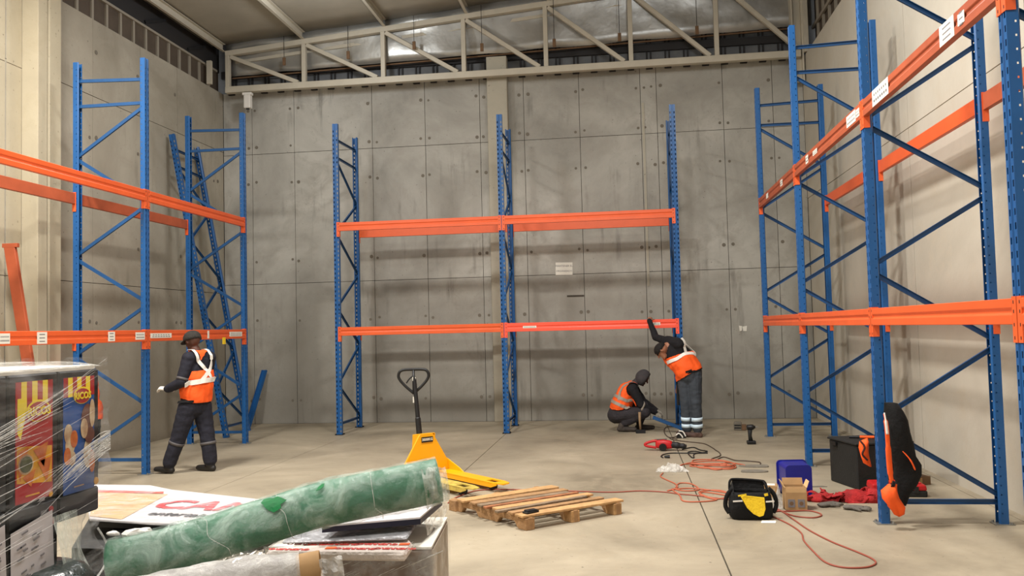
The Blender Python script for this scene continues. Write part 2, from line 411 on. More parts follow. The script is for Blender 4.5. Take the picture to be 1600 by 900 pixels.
# foil lining drooping behind the truss
foil = mat('silver_foil_lining', (176, 174, 168), .36, .6, 1.5, .12, bump=.9, bump_s=2.2)
fo = struct(empty('trim_6', (0, 15.5, 0)))
g = MB(); vs = []; nx = 60
for i in range(nx+1):
    x = -7.45 + 10.9*i/nx
    for j in range(7):
        tt = j/6; zb = 6.70+.022*(x+7.4)+.03*noise.noise(V((x*1.3, 0, 0)))
        zt_ = rz_(x)+.17
        z = zb + (zt_-zb)*tt; y = -.15*tt + .07*noise.noise(V((x*1.7, z*2.2, 3)))+.05*math.sin(tt*PI)
        vs.append((x, y, z))
g.add(vs, [(i*7+j, (i+1)*7+j, (i+1)*7+j+1, i*7+j+1) for i in range(nx) for j in range(6)])
o = g.build('foil_sheet', foil, fo, smooth=True); so = o.modifiers.new('s', 'SOLIDIFY'); so.thickness = .004
MB().bar((-7.4, .04, 6.67), (3.4, .04, 6.92), .02, .025).build('foil_batten', M['kraft_dark'], fo)
# ribbed cladding above the concrete, back
clad = mat('translucent_cladding', (112, 114, 116), .6, 0, 3, .2)
rib = mat('cladding_rib_dark', (44, 42, 42), .7)
cb = struct(empty('trim_7', (0, WY+.12, 0)))
MB().box(-8.0, 3.8, 0, .03, 6.2, 8.6).build('cladding_sheet', clad, cb)
MB().box(-7.7, 3.4, -.07, -.02, 6.72, 6.86).build('girt', rib, cb)
x = -7.5
while x < 3.2:
    MB().box(x, x+.03, -.035, .0, 6.35, 7.9).box(x+.07, x+.1, -.035, 0, 6.35, 7.9).build('cladding_rib', rib, cb)
    MB().box(x-.01, x+.11, -.175, -.05, 6.36, 6.405).build('cladding_foot', rib, cb)
    x += .335
# ribbed cladding above the concrete, left
dcl = mat('brown_cladding_panel', (92, 80, 68), .8, 0, 3, .15)
lrib = mat('cladding_mullion', (150, 142, 128), .7)
cl = struct(empty('trim_8', (WL-.1, 0, 0)))
MB().box(-.03, 0, 10.4, WY, 6.38, 6.82).build('cladding_sheet', dcl, cl)
MB().box(-.12, .02, 10.4, WY, 6.82, 7.6).build('eaves_void_shade', rib, cl)  # near-black box paints in the shade of the gap under the eaves
y = 10.5
while y < 15.5:
    MB().box(0, .03, y, y+.05, 6.38, 6.84).build('mullion', lrib, cl); y += .36
MB().box(.0, .05, 10.4, 15.5, 6.8, 6.84).build('mullion', lrib, cl)
MB().bar((.14, 15.0, 6.42), (.14, 15.0, 6.86), .09, .06).build('steel_stub', M['cream_steel'], cl)
for y in (11.6, 13.0, 14.4):
    MB().bar((.02, y, 6.9), (.1, y+.5, 7.1), .05, .05).build('eaves_strut', M['dark_steel'], cl)
# ribbed cladding above the right wall
cr_ = struct(empty('trim_9', (WR+.25, 0, 0)))
MB().box(0, .03, -8, WY, 6.3, 8.6).build('cladding_sheet', dcl, cr_)
y = 9.0
while y < 15.6:
    MB().box(-.04, 0, y, y+.05, 6.37, 8.4).build('mullion', lrib, cr_); y += .42
MB().box(-.06, -.02, -8, WY, 6.9, 6.96).build('mullion', lrib, cr_)
# anchors hanging on rods before the foil
for i, (px, py) in enumerate([(444, 96), (544, 86), (647, 71), (753, 74), (866, 67), (968, 58), (1089, 47)]):
    p = at(px, py, 15.22)
    h = empty('hanging_anchor', p, 0, None, 'anchor', 'rod anchors before the foil')
    tag(h, '%s small brown block hung on a rod before the silver foil' % ['leftmost', 'second from left', 'third from left', 'fourth from left', 'fifth from left', 'second from right', 'rightmost'][i])
    MB().box(-.03, .03, -.012, .012, -.075, .075).build('block', M['kraft_dark'], h, bevel=.004)
    MB().tube([(0, 0, .07), (0, 0, rz_(p.x)+.1-p.z)], .005, 6).build('rod', M['dark_steel'], h)
# small white fitting under the left end of the truss
p = at(387, 150, 15.25)
j = empty('junction_box', p, 0, 'small white fitting hanging under the left end of the roof truss', 'fitting')
MB().box(-.09, .09, -.05, .05, .01, .06).build('bracket', M['white_plastic'], j, bevel=.005)
MB().box(-.06, .07, -.06, .06, -.24, .01).build('housing', M['white_plastic'], j, bevel=.015, seg=2)
MB().tube([(.0, 0, -.24), (.0, 0, -.26)], .03, 12).build('lens', M['black_plastic'], j)
# notices on the back wall
sg = empty('wall_notice', (-1.07, WY-.004, 2.765), 0, 'small white notice taped to the bare back concrete wall', 'sign')
o = MB().box(-.155, .155, -.004, .0, -.115, .115).build('sheet', M['paper'], sg); o.rotation_euler = (0, .02, 0)
text('lettering', 'MANTENER EL', .048, M['ink_grey'], sg, (0, -.006, .05), (1, 0, -.02), (0, 0, 1))
text('lettering', 'ORGANIZADO', .044, M['ink_grey'], sg, (.0, -.006, -.045), (1, 0, -.02), (0, 0, 1))
p = at(1161, 513, WY)
o = MB()
o.prism([(-.07, 0, .05), (-.015, 0, .04), (-.02, 0, -.04), (-.06, 0, -.05)], (0, -.003, 0)).prism([(-.01, 0, .03), (.07, 0, .045), (.06, 0, -.05), (.0, 0, -.05)], (0, -.004, 0))
o = o.build('torn_paper', M['paper']); o.location = (p.x, WY-.001, p.z)
tag(o, 'torn white paper scrap stuck on the back wall right of the racking', 'paper')
# ================================================================== pallet racking
ZT = 5.215
def upright_mesh():
    """perforated omega post, web facing -y, real holes; returns a mesh (thickness by modifier)"""
    prof = [(-.026, .072), (-.034, .072), (-.046, .062), (-.046, .052), (-.046, .042), (-.046, .0), (-.038, 0), (-.022, 0), (-.014, 0), (-.009, .008), (.009, .008), (.014, 0), (.022, 0), (.038, 0), (.046, 0), (.046, .042), (.046, .052), (.046, .062), (.034, .072), (.026, .072)]
    holes = {(-.040, -.030): 'slot', (.022, .038): 'slot', 'L': 'dot', 'R': 'dot'}
    pitch = .075; n = int(ZT/pitch)
    zs = [0]; kinds = []
    z = .04
    g = MB()
    lv = []
    for i in range(n-1):
        lv += [z, z+.036, z+.046, z+.058]; z += pitch
    zs = [0]+lv+[ZT]
    P = len(prof); vs = [(p[0], p[1], zz) for zz in zs for p in prof]; fs = []
    for k in range(len(zs)-1):
        seg = (k-1) % 4 if k > 0 else -1     # 0: slot zone, 1: gap, 2: dot+slot-less, 3: plain
        for i in range(P-1):
            x0, y0 = prof[i]; x1, y1 = prof[i+1]
            slot = (abs(x0) in (.022, .038) and abs(x1) in (.022, .038) and y0 == 0 and y1 == 0)
            dot = (abs(x0) == .046 and abs(x1) == .046 and {y0, y1} == {.042, .052})
            if slot and seg == 0 and 0 < k < len(zs)-2: continue
            if dot and seg == 2 and 0 < k < len(zs)-2 and (k//4) % 1 == 0: continue
            a = k*P+i; fs.append((a, a+1, a+1+P, a+P))
    g.add(vs, fs); return g.mesh('upright', M['blue'])
UP = upright_mesh()
BP = MB().box(-.065, .065, -.04, .11, 0, .008).cyl((-.05, -.02, .008), .011, .014, 6).cyl((.05, .09, .008), .011, .014, 6).mesh('base_plate', M['galv'])
BPD = BP.copy(); BPD.materials[0] = M['dark_steel']
CAPM = MB()
def brace_mesh(name, D, z0, z1, m):
    """thin C channel between the two posts of a frame"""
    g = MB(); a = V((0, .0, z0)); b = V((0, D, z1)); d = (b-a).normalized(); u = d.cross(V((1, 0, 0))).normalized()*(1)
    c = (a+b)/2; h = (b-a).length/2
    g.frame(c+V((-.010, 0, 0)), d*h, V((.0015, 0, 0)), u*.020)
    g.frame(c+V((.002, 0, 0))+u*.019, d*h, V((.012, 0, 0)), u*.0015)
    g.frame(c+V((.002, 0, 0))-u*.019, d*h, V((.012, 0, 0)), u*.0015)
    for e, s in ((a, 1), (b, -1)):
        g.tube([e+d*.03*s+V((-.018, 0, 0)), e+d*.03*s+V((.02, 0, 0))], .007, 6)
    return g.mesh(name, m)
FZ = [4.95, 4.65, 3.36, 2.11, .83, .18]; RZ = [4.98, 4.65, 4.00, 2.72, 1.47, .18]
_fr = {}
def frame_proto(D, dark=False):
    k = (D, dark)
    if k in _fr: return _fr[k]
    ms = [('upright', UP, (0, 0, 0), 0), ('upright', UP, (0, D, 0), PI), ('base_plate', BPD if dark else BP, (0, 0, 0), 0), ('base_plate', BPD if dark else BP, (0, D, 0), PI)]
    pairs = [(FZ[0], RZ[0]), (FZ[1], RZ[1]), (FZ[1]-.04, RZ[2]), (FZ[2]+.03, RZ[2]-.03), (FZ[2]-.03, RZ[3]+.03), (FZ[3]+.03, RZ[3]-.03), (FZ[3]-.03, RZ[4]+.03), (FZ[4]+.03, RZ[4]-.03), (FZ[4]-.03, RZ[5]+.04), (FZ[5], RZ[5])]
    for a, b in pairs:
        yo = .03
        me = brace_mesh('brace', D-2*yo, a, b, M['blue_dark'])
        ms.append(('brace', me, (0, yo, 0), 0))
    _fr[k] = ms; return ms
def rack_frame(x, y, rz, D, label, group, dark=False, base=True):
    r = empty('rack_frame', (x, y, 0), rz, label, 'rack frame', group)
    for nm, me, loc, rr in frame_proto(D, dark):
        if nm == 'base_plate' and not base: continue
        o = link(nm, me, r); o.location = loc; o.rotation_euler = (0, 0, rr)
        if nm == 'upright':
            s = o.modifiers.new('s', 'SOLIDIFY'); s.thickness = .0022; s.offset = -1
    return r
def beam_mesh(L, m):
    pr = [(0, 0), (0, .052), (.010, .062), (.010, .080), (0, .090), (0, .14), (.045, .14), (.045, 0)]
    return MB().prism([(.052, y, z) for y, z in pr], (L-.104, 0, 0)).mesh('box_section', m)
def conn_mesh(m, s):
    g = MB(); x = .052*s        # x=.052: inside face of the post
    g.box(*sorted((x, x-.047*s)), -.0045, -.0005, -.095, .15)       # leg hooked on the web
    g.box(*sorted((x, x+.004*s)), -.0045, .048, -.095, .15)
    for z in (-.07, .0, .07, .12):
        g.box(*sorted((x-.012*s, x-.020*s)), -.0056, -.004, z-.009, z+.009, 1)
    return g.mesh('end_connector', [m, M['black_matte']])
_bm = {}
def rack_beam(x, y, rz, L, z, label, group, m='orange', cm=None, stick=()):
    """z: underside of the beam; local x along the rack, front face at local y = -.006"""
    cm = cm or m
    k = (round(L, 3), m, cm)
    if k not in _bm: _bm[k] = (beam_mesh(L, M[m]), conn_mesh(M[cm], 1), conn_mesh(M[cm], -1))
    a, b, c = _bm[k]
    r = empty('rack_beam', (x, y, z), rz, label, 'rack beam', group)
    o = link('box_section', a, r); o.location = (0, -.006, 0)
    b_ = o.modifiers.new('b', 'BEVEL'); b_.width = .003; b_.segments = 1
    link('end_connector', b, r); o = link('end_connector', c, r); o.location = (L, 0, 0)
    for (u, wd, ht, kind) in stick:
        g = MB().box(u-wd/2, u+wd/2, -.0085, -.0062, .07-ht/2, .07+ht/2)
        # printed lines
        if kind == 'notice':
            for zz in (.035, .0, -.035): g.box(u-wd*.28, u+wd*.28, -.009, -.0084, .07+zz-.005, .07+zz+.005, 1)
        if kind == 'strip':
            for q in range(7): g.box(u-wd*.42+q*wd*.125, u-wd*.42+q*wd*.125+wd*.09, -.009, -.0084, .07-ht*.28, .07-ht*.12, 1); g.box(u-wd*.4+q*wd*.12, u-wd*.4+q*wd*.12+wd*.07, -.009, -.0084, .07+ht*.1, .07+ht*.25, 1)
        o = g.build('sticker', [M['paper'] if kind != 'yellow' else M['yellow_cloth'], M['ink_grey']], r)
    return r
Z1, Z2 = 1.64, 3.395
# --- rack along the back wall
BY = 13.765; BXs = [-4.745, -1.945, .857]; BD = 1.13
gB = 'rack frames along the back wall'
rack_frame(BXs[0], BY, 0, BD, 'blue frame ending the back wall rack on the left, yellow strip low on it', gB, True)
rack_frame(BXs[1], BY, 0, BD, 'blue rack frame in the middle of the back wall rack, before the concrete pier', gB, True)
rack_frame(BXs[2], BY, 0, BD, 'blue rack frame at the right end of the back wall rack, behind the bending worker', gB, True)
o = MB().box(-.002, .003, -.012, .012, -.22, .22).build('yellow_strip', M['yellow_cloth']); o.location = (BXs[0]-.051, BY+.03, .98)
bpn = [c for c in bpy.data.objects if c.name.startswith('rack_frame')][0]
o.parent = bpn; o.location = (-.051, .03, .98); o['label'] = 'yellow adhesive strip'
gb = 'orange beams of the back wall rack'
rack_beam(BXs[0], BY, 0, 2.8, Z2, 'upper front orange beam in the left bay of the back wall rack', gb)
rack_beam(BXs[1], BY, 0, 2.802, Z2, 'upper front orange beam in the right bay of the back wall rack', gb)
rack_beam(BXs[0], BY, 0, 2.8, Z1, 'lower front orange beam in the left bay of the back wall rack', gb, stick=())
rack_beam(BXs[1], BY, 0, 2.802, Z1, 'lower front red-orange beam of the back wall rack, held by the bending worker', gb, 'red_orange', stick=((.42, .22, .035, 'strip'), (2.42, .17, .045, 'strip')))
for i, z, nm in ((0, Z2, 'upper'), (1, Z2, 'upper'), (0, Z1, 'lower'), (1, Z1, 'lower')):
    rack_beam(BXs[i+1], BY+BD, PI, 2.8, z, '%s rear orange beam in the %s bay of the back wall rack' % (nm, ('left', 'right')[i]), gb, 'orange')
# --- rack along the left wall (front faces the hall, +X)
LX = -5.893; LY = [12.78, 9.98, 7.18]; LD = .977
gL = 'rack frames along the left wall'
rack_frame(LX, LY[0], PI/2, LD, 'blue rack frame at the far end of the left wall rack, near the corner', gL)
rack_frame(LX, LY[1], PI/2, LD, 'blue rack frame beside the walking worker, tallest in the left part', gL)
rack_frame(LX, LY[2], PI/2, LD, 'blue rack frame at the near end of the left wall rack', gL)
g1 = 'orange beams of the left wall rack'
# local x -> +Y ; beams start at the nearer post
rack_beam(LX, LY[1], PI/2, 2.8, Z2, 'upper front orange beam of the left rack, far bay', g1)
rack_beam(LX, LY[2], PI/2, 2.8, Z2, 'upper front orange beam of the left rack, near bay running out of the picture', g1)
rack_beam(LX, LY[1], PI/2, 2.8, Z1, 'lower front orange beam behind the head of the walking worker, small labels on it', g1, 'orange', None, ((.30, .50, .06, 'strip'), (1.55, .05, .11, 'plain'), (2.42, .42, .07, 'strip')))
rack_beam(LX, LY[2], PI/2, 2.8, Z1, 'lower front orange beam of the left rack with two square white notices', g1, 'orange', None, ((.31, .14, .1, 'strip'), (.84, .15, .12, 'notice'), (2.03, .13, .11, 'notice'), (2.62, .2, .09, 'strip')))
rack_beam(LX-LD, LY[0], -PI/2, 2.8, Z2, 'upper rear orange beam of the left rack, far bay, dull underside', g1, 'orange_dull', 'orange')
rack_beam(LX-LD, LY[1], -PI/2, 2.8, Z2, 'upper rear orange beam of the left rack, near bay', g1, 'orange_dull', 'orange')
rack_beam(LX-LD, LY[1], -PI/2, 2.8, Z1, 'lower rear orange beam of the left rack, near bay', g1, 'orange_dull', 'orange')
# yellow tag hanging from the lower far beam
o = MB().box(-.002, .003, -.045, .045, -.05, .05).build('yellow_tag', M['yellow_cloth']); o.location = (LX+.012, 12.0, 1.615)
tag(o, 'small yellow tag hanging under the lower left beam near the far frame', 'tag')
# --- rack along the right wall (front faces -X)
RX = 2.048; RY = [13.12, 10.42, 7.50, 4.80, 2.0]; RD = .985
gR = 'rack frames along the right wall'
lab = ['blue rack frame at the far end of the right wall rack, shortest in view',
       'blue rack frame second from the far end, behind the black chest',
       'blue rack frame with the black jacket hanging on it', 'blue rack frame at the right picture edge, only its front post visible', 'blue rack frame nearest the camera on the right, out of view']
for i in range(5): rack_frame(RX, RY[i], -PI/2, RD, lab[i], gR)
g2 = 'orange beams of the right wall rack'
bays = [('far bay', 13.12, 10.42), ('second bay', 10.42, 7.50), ('third bay', 7.50, 4.80), ('nearest bay', 4.80, 2.0)]
for i, (nm, a, b) in enumerate(bays):
    L = a-b
    lo = [(), (), (), ()][i]
    hi_ = [((.8, .16, .07, 'plain'), (1.9, .14, .08, 'strip')), ((.75, .12, .09, 'strip'), (1.15, .2, .05, 'strip'), (2.6, .3, .1, 'strip'), (2.82, .1, .07, 'strip')), ((.55, .42, .13, 'strip'), (1.95, .24, .13, 'notice'), (2.18, .1, .07, 'notice')), ()][i]
    rack_beam(RX, a, -PI/2, L, Z1, 'lower front orange beam of the right rack, %s' % nm, g2, 'orange')
    rack_beam(RX, a, -PI/2, L, Z2, 'upper front orange beam of the right rack with stickers, %s' % nm if hi_ else 'upper front orange beam of the right rack, %s' % nm, g2, 'orange_dull', 'orange', hi_)
    if i < 3:
        rack_beam(RX+RD, b, PI/2, L, Z2, 'upper rear orange beam of the right rack, %s' % nm, g2, 'orange' if i != 2 else 'orange_dull', 'orange')
        rack_beam(RX+RD, b, PI/2, L, Z1, 'lower rear orange beam of the right rack, %s' % nm, g2, 'orange')
# --- spare frame leaning in the far left corner
lf = rack_frame(0, 0, 0, 1.05, 'loose blue rack frame leaning askew against the left wall in the corner', None, base=False)
foot = V((-6.60, 13.50, 0)); ang = math.asin(.93/5.2)
# frame plane along world Y; lean towards -X
lf.matrix_world = Matrix.Translation(foot) @ Matrix.Rotation(-ang, 4, 'Y') @ Matrix.Rotation(.08, 4, 'Z')
# loose short post leaning by the corner
o = rp = MB()
a = V((-6.93, 15.05, .005)); b = V((-6.80, 15.52, 1.02))
rp.bar(a, b, .075, .006).bar(a+V((.04, .0, .0)), b+V((.04, 0, 0)), .006, .05).bar(a+V((-.04, .0, .0)), b+V((-.04, 0, 0)), .006, .05)
tag(rp.build('loose_post', M['blue']), 'short loose blue post leaning in the far left corner', 'post')
# loose orange beam leaning on the left pier
lb = empty('leaning_beam', (-7.0, 9.62, 0), 0, 'loose dull orange beam standing upright against the left wall', 'rack beam')
a = V((0, 0, .01)); b = V((-.40, -.12, 2.85))
MB().bar(a, b, .14, .05, up=(0, 1, 0)).build('box_section', M['orange_dull'], lb, bevel=.004)
d = (b-a).normalized()
MB().bar(b-V((.09, 0, 0)), b+V((.11, 0, 0)), .05, .05).build('end_connector', M['orange_dull'], lb, bevel=.003)
# ================================================================== floor items
def on_floor(px, py): return ground(px, py)
# --- pallet
F_ = V((-.866, 7.147, 0)); ux = V((.767, .641, 0)).normalized(); uy = V((-.715, .699, 0)).normalized()
pa = empty('wooden_pallet', F_, 0, 'worn wooden pallet lying on the floor beside the yellow pallet jack', 'pallet')
wood = [mat('pallet_wood_%s' % n, c, .75, 0, 9, .2, bump=.5, bump_s=30) for n, c in (('fresh', (204, 160, 108)), ('tan', (174, 134, 92)), ('grey', (146, 124, 100)), ('red', (172, 112, 74)))]
Lx, Ly = 1.05, 1.16
for k, u in enumerate((.05, .52, .99)):
    g = MB(); prof = [(0, 0), (.16, 0), (.20, .05), (.40, .05), (.44, 0), (.72, 0), (.76, .05), (.95, .05), (.99, 0), (1.16, 0), (1.16, .105), (0, .105)]
    g.prism([ux*(u-.02)+uy*a+V((0, 0, b)) for a, b in prof], ux*.045)
    g.build('stringer', wood[1], pa, bevel=.004)
    for q in (.0, .52, 1.04): MB().frame(ux*u+uy*(q+.06)+V((0, 0, .05)), ux*.045, uy*.055, (0, 0, .05)).build('block', wood[0 if k else 1], pa, bevel=.004) if q != .52 or k else None
v_ = .01
for k, (wd, gp, sh, mi, x0, x1) in enumerate([(.12, .045, .0, 0, -.02, 1.07), (.075, .05, .01, 1, .0, 1.0), (.05, .03, .02, 2, -.06, .92), (.095, .035, -.01, 0, .0, 1.04), (.05, .045, .015, 3, -.03, 1.0), (.08, .03, .0, 2, -.01, .97), (.10, .05, -.01, 1, .0, 1.03), (.13, .03, .0, 0, -.02, 1.05)]):
    t = .105+.011+random.uniform(0, .004)
    a = ux*x0+uy*(v_+wd/2)+V((0, 0, t)); b = ux*x1+uy*(v_+wd/2+sh)+V((0, 0, t+random.uniform(-.003, .006)))
    MB().bar(a, b, wd, .02).build('deck_board', wood[mi], pa, bevel=.003)
    v_ += wd+gp
ph = F_+ux*.03+uy*.075
o = MB().frame((0, 0, 0), ux*.07+uy*.01, uy*.035, (0, 0, .007)).frame((0, 0, .012), ux*.05, uy*.028, (0, 0, .006)).build('black_box', M['black_plastic'], None, bevel=.004)
o.name = 'phone'; o.location = (ph.x+.06, ph.y+.05, .137)
tag(o, 'small black phone-like case lying on the near corner of the pallet', 'phone')
# --- pallet jack
Hc = V((-2.27, 9.56, 0)); fd = V((.70, -.714, 0)).normalized(); ac = V((.714, .70, 0)).normalized(); UZ = V((0, 0, 1))
jk = empty('pallet_jack', Hc, 0, 'yellow hand pallet jack with black looped handle, forks towards the wooden pallet', 'pallet jack')
for k, sd in enumerate((-1, 1)):
    c0 = ac*(.19*sd)+fd*.09; g = MB()
    pl_ = [(-.05, -.085), (1.02, -.085), (1.12, -.06), (1.16, -.03), (1.16, .03), (1.12, .06), (1.02, .085), (-.05, .085)]
    # fork top plate with the roller opening near the tip
    g.prism([c0+fd*a+ac*b+UZ*.085 for a, b in [(-.05, -.085), (.86, -.085), (.86, .085), (-.05, .085)]], UZ*.012)
    g.prism([c0+fd*a+ac*b+UZ*.085 for a, b in [(.86, -.085), (1.02, -.085), (1.02, -.045), (.86, -.045)]], UZ*.012)
    g.prism([c0+fd*a+ac*b+UZ*.085 for a, b in [(.86, .045), (1.02, .045), (1.02, .085), (.86, .085)]], UZ*.012)
    g.prism([c0+fd*a+ac*b+UZ*.085 for a, b in [(1.02, -.085), (1.12, -.06), (1.16, -.03), (1.16, .03), (1.12, .06), (1.02, .085)]], UZ*.012)
    for s2 in (-1, 1): g.prism([c0+fd*a+ac*(.085*s2)+UZ*z for a, z in [(-.05, .04), (1.0, .045), (1.1, .075), (1.1, .09), (-.05, .09)]], ac*(-.006*s2))
    fk = g.build('fork', M['yellow'] if k else M['yellow_worn'], jk)
    w_ = MB().tube([c0+fd*.92-ac*.035+UZ*.042, c0+fd*.92+ac*.035+UZ*.042], .04, 16).build('load_wheel', M['black_plastic'], fk, smooth=False)
# raised heel casting between forks and the trapezoid head
g = MB()
g.prism([ac*a+UZ*z-fd*.02 for a, z in [(-.31, .09), (.31, .09), (.31, .15), (.10, .50), (.07, .525), (-.07, .525), (-.10, .50), (-.31, .17)]], fd*.02)
for sd in (-1, 1): g.prism([ac*(.275*sd)+fd*a+UZ*z for a, z in [(-.02, .09), (.34, .09), (.26, .13), (-.02, .22)]], ac*(.012))
# side cheeks back to the pump
g.prism([ac*-.09+fd*a+UZ*z for a, z in [(0, .52), (-.16, .5), (-.2, .15), (0, .09)]], ac*.01)
g.prism([ac*.11+fd*a+UZ*z for a, z in [(0, .52), (-.16, .5), (-.2, .15), (0, .09)]], ac*.01)
g.prism([ac*-.09+fd*a+UZ*z for a, z in [(0, .515), (-.16, .495), (-.16, .505), (0, .525)]], ac*.2)
head = g.build('frame_head', M['yellow'], jk, bevel=.004)
pp = fd*.008+ac*.005+UZ*.455
o = MB().frame(pp, ac*.075, UZ*.03, fd*.002).build('label_plate', M['black_gloss'], head)
text('lettering', '3000KG', .042, M['paper'], head, pp+fd*.003, ac, UZ, bold=.001)
MB().tube([-fd*.14+UZ*.06, -fd*.14+UZ*.42], [.055, .045], 16).build('pump_cylinder', M['dark_steel'], jk, smooth=False)
for sd in (-1, 1):
    MB().tube([-fd*.14+ac*(.06*sd)+UZ*.09, -fd*.14+ac*(.11*sd)+UZ*.09], .085, 20).build('steer_wheel', M['black_plastic'], jk, smooth=False)
hx = Rt; ht = at(646, 577, 9.75)-Hc; hb = -fd*.14+UZ*.38
hd = empty('handle', (0, 0, 0)); hd.parent = jk
MB().tube([hb, hb+(ht-hb)*.35, hb+(ht-hb)*.36, ht*.90+hb*.10], [.034, .032, .026, .022], 12).build('shaft', M['black_plastic'], hd)
X_ = V((.98, .18, 0)); c = ht+V((0, 0, -.02))
loop = [(-.0, -.26), (-.10, -.17), (-.165, -.09), (-.172, -.03), (-.13, .012), (0, .018), (.13, .012), (.172, -.03), (.165, -.09), (.10, -.17), (0, -.26)]
MB().tube(smooth_pts([c+X_*a+UZ*b for a, b in loop], 5), .017, 10).build('grip_loop', M['black_plastic'], hd, smooth=True)
MB().tube([c+UZ*.01, c+UZ*-.27], .016, 8).build('grip_stem', M['black_plastic'], hd, smooth=True)
MB().tube(smooth_pts([c+UZ*-.05, c+X_*-.05+UZ*-.09, c+X_*-.085+UZ*-.14]), .008, 8).build('lever', M['black_plastic'], hd, smooth=True)
for zz in (-.09, -.33):
    MB().frame(c+UZ*zz+V((.012, -.026, 0)), X_*.018, UZ*(.035 if zz < -.2 else .022), (0, .002, 0)).build('sticker', M['paper'], hd)
# --- tool bag
B0 = V((1.03, 7.68, 0)); tb = empty('tool_bag', B0, .05, 'open black tool bag with a yellow cloth hanging over its front', 'bag')
rows = [(0, .165, .085), (.02, .18, .10), (.12, .185, .105), (.20, .175, .10), (.235, .16, .09)]
g = loft([((0, 0, z), (a, 0, 0), (0, b, 0)) for z, a, b in rows], 28, .006, 9, 1, .55)
g.f = g.f[:-1]
g.build('bag_body', M['black_cloth'], tb, smooth=True).modifiers.new('s', 'SOLIDIFY').thickness = .006
g = MB(); g.tube(smooth_pts([(-.16, .085, .23), (-.15, .10, .30), (-.10, .11, .315), (.10, .11, .30), (.15, .10, .285), (.165, .08, .22)]), .011, 8).build('mouth_frame_back', M['black_cloth'], tb, smooth=True)
MB().prism([(-.15, .085, .18), (.15, .085, .18), (.14, .11, .295), (-.13, .11, .31)], (0, .006, 0)).build('bag_lid', M['black_cloth'], tb, bevel=.004)
for sx in (-1, 1):
    MB().tube(smooth_pts([(sx*.15, -.03, .26), (sx*.2, -.03, .2), (sx*.215, -.02, .11), (sx*.185, -.03, .05)]), .012, 8, flat=1.6).build('shoulder_strap', M['black_cloth'], tb, smooth=True)
    MB().prism([(sx*.15, -.09, .23), (sx*.15, .08, .23), (sx*.13, .10, .30), (sx*.14, -.02, .27)], (sx*.008, 0, 0)).build('side_flap', M['black_cloth'], tb, bevel=.003)
MB().prism([(-.10, -.112, .205), (-.07, -.116, .215), (.10, -.112, .195), (.105, -.118, .10), (.085, -.122, .045), (.05, -.124, .035), (0, -.124, .06), (-.05, -.12, .11), (-.075, -.118, .16)], (0, .008, 0)).build('yellow_cloth', M['yellow_cloth'], tb, bevel=.003)['label'] = 'yellow cloth draped over the front pocket'
for x0, x1, z in ((-.165, -.085, .165), (.11, .18, .16)): MB().bar((x0, -.112, z), (x1, -.112, z+.004), .006, .012).build('trim_tape', M['white_plastic'], tb)
MB().bar((-.12, -.108, .21), (-.05, -.108, .222), .006, .012).build('yellow_piping', M['yellow_cloth'], tb)
MB().bar((.10, -.108, .215), (.13, -.108, .222), .008, .02).build('yellow_piping', M['yellow_cloth'], tb)
p = on_floor(1201, 816)
o = MB().frame((0, 0, .002), (.06, .0, 0), (.01, .045, 0), (0, 0, .0015)).build('leaflet', M['paper']); o.location = p+V((0, .0, .001)); tag(o, 'white leaflet on the floor at the right foot of the tool bag', 'paper')
# --- boxes by the bag
def open_carton(px, py, w_, d_, h_, label, rz=0):
    p = on_floor(px, py); r = empty('open_carton', p, rz, label, 'box'); t = .006
    g = MB(); g.box(-w_/2, w_/2, 0, t, 0, h_).box(-w_/2, w_/2, d_-t, d_, 0, h_+.0).box(-w_/2, -w_/2+t, t, d_-t, 0, h_).box(w_/2-t, w_/2, t, d_-t, 0, h_).box(-w_/2, w_/2, 0, d_, 0, t)
    g.build('carton_body', M['kraft'], r)
    return r
oc = open_carton(1245, 798, .185, .16, .205, 'open brown carton with grey printed pictures, before the blue bin', .0)
MB().prism([(-.092, .155, .2), (.092, .155, .2), (.088, .175, .262), (-.088, .175, .262)], (0, .005, 0)).build('flap', M['kraft'], oc)
MB().box(-.084, .084, .06, .064, .09, .20).build('inner_panel', M['kraft_in'], oc)
for sx in (-1, 1): MB().prism([(sx*.093, .01, .2), (sx*.093, .15, .2), (sx*.118, .15, .255), (sx*.118, .03, .255)], (sx*.004, 0, 0)).build('flap', M['kraft_in'], oc)
MB().prism([(-.088, .006, .14), (.088, .006, .14), (.088, -.0, .2), (-.088, 0, .2)], (0, -.004, 0)).build('front_flap', M['kraft_in'], oc)
for x in (-.045, .04): 
    MB().box(x-.028, x+.032, -.003, 0, .03, .10).build('printed_picture', M['ink_grey'], oc)
    MB().cyl((x+.002, -.0036, .064), .018, .001, 14, 'y').build('printed_picture', M['kraft_dark'], oc)
p = on_floor(1204, 777)
sb = empty('small_carton', p, -.15, 'small closed brown carton with a white top label behind the tool bag', 'box')
MB().box(-.07, .07, 0, .13, 0, .11).build('carton_body', M['kraft'], sb, bevel=.002); MB().box(-.05, .045, .02, .11, .11, .112).build('label_sheet', M['paper'], sb)
p = on_floor(1246, 778)
bn = empty('blue_bin', p, .06, 'blue plastic storage bin standing on end behind the open carton', 'bin')
def rrect(w2, d2, z, y0, r=.04, n=6, tilt=0):
    out = []
    for cx, cy, a0 in ((w2-r, d2-r, 0), (-w2+r, d2-r, 90), (-w2+r, -d2+r, 180), (w2-r, -d2+r, 270)):
        for k in range(n+1):
            a = math.radians(a0+90*k/n); out.append(V((cx+r*math.cos(a), y0, cy+r*math.sin(a)+z)))
    return out
g = MB().rings([rrect(.135, .155, .163, 0), rrect(.125, .145, .163, .24)], cap=False); n_ = 28
g.f.append(tuple(range(n_, 2*n_)))
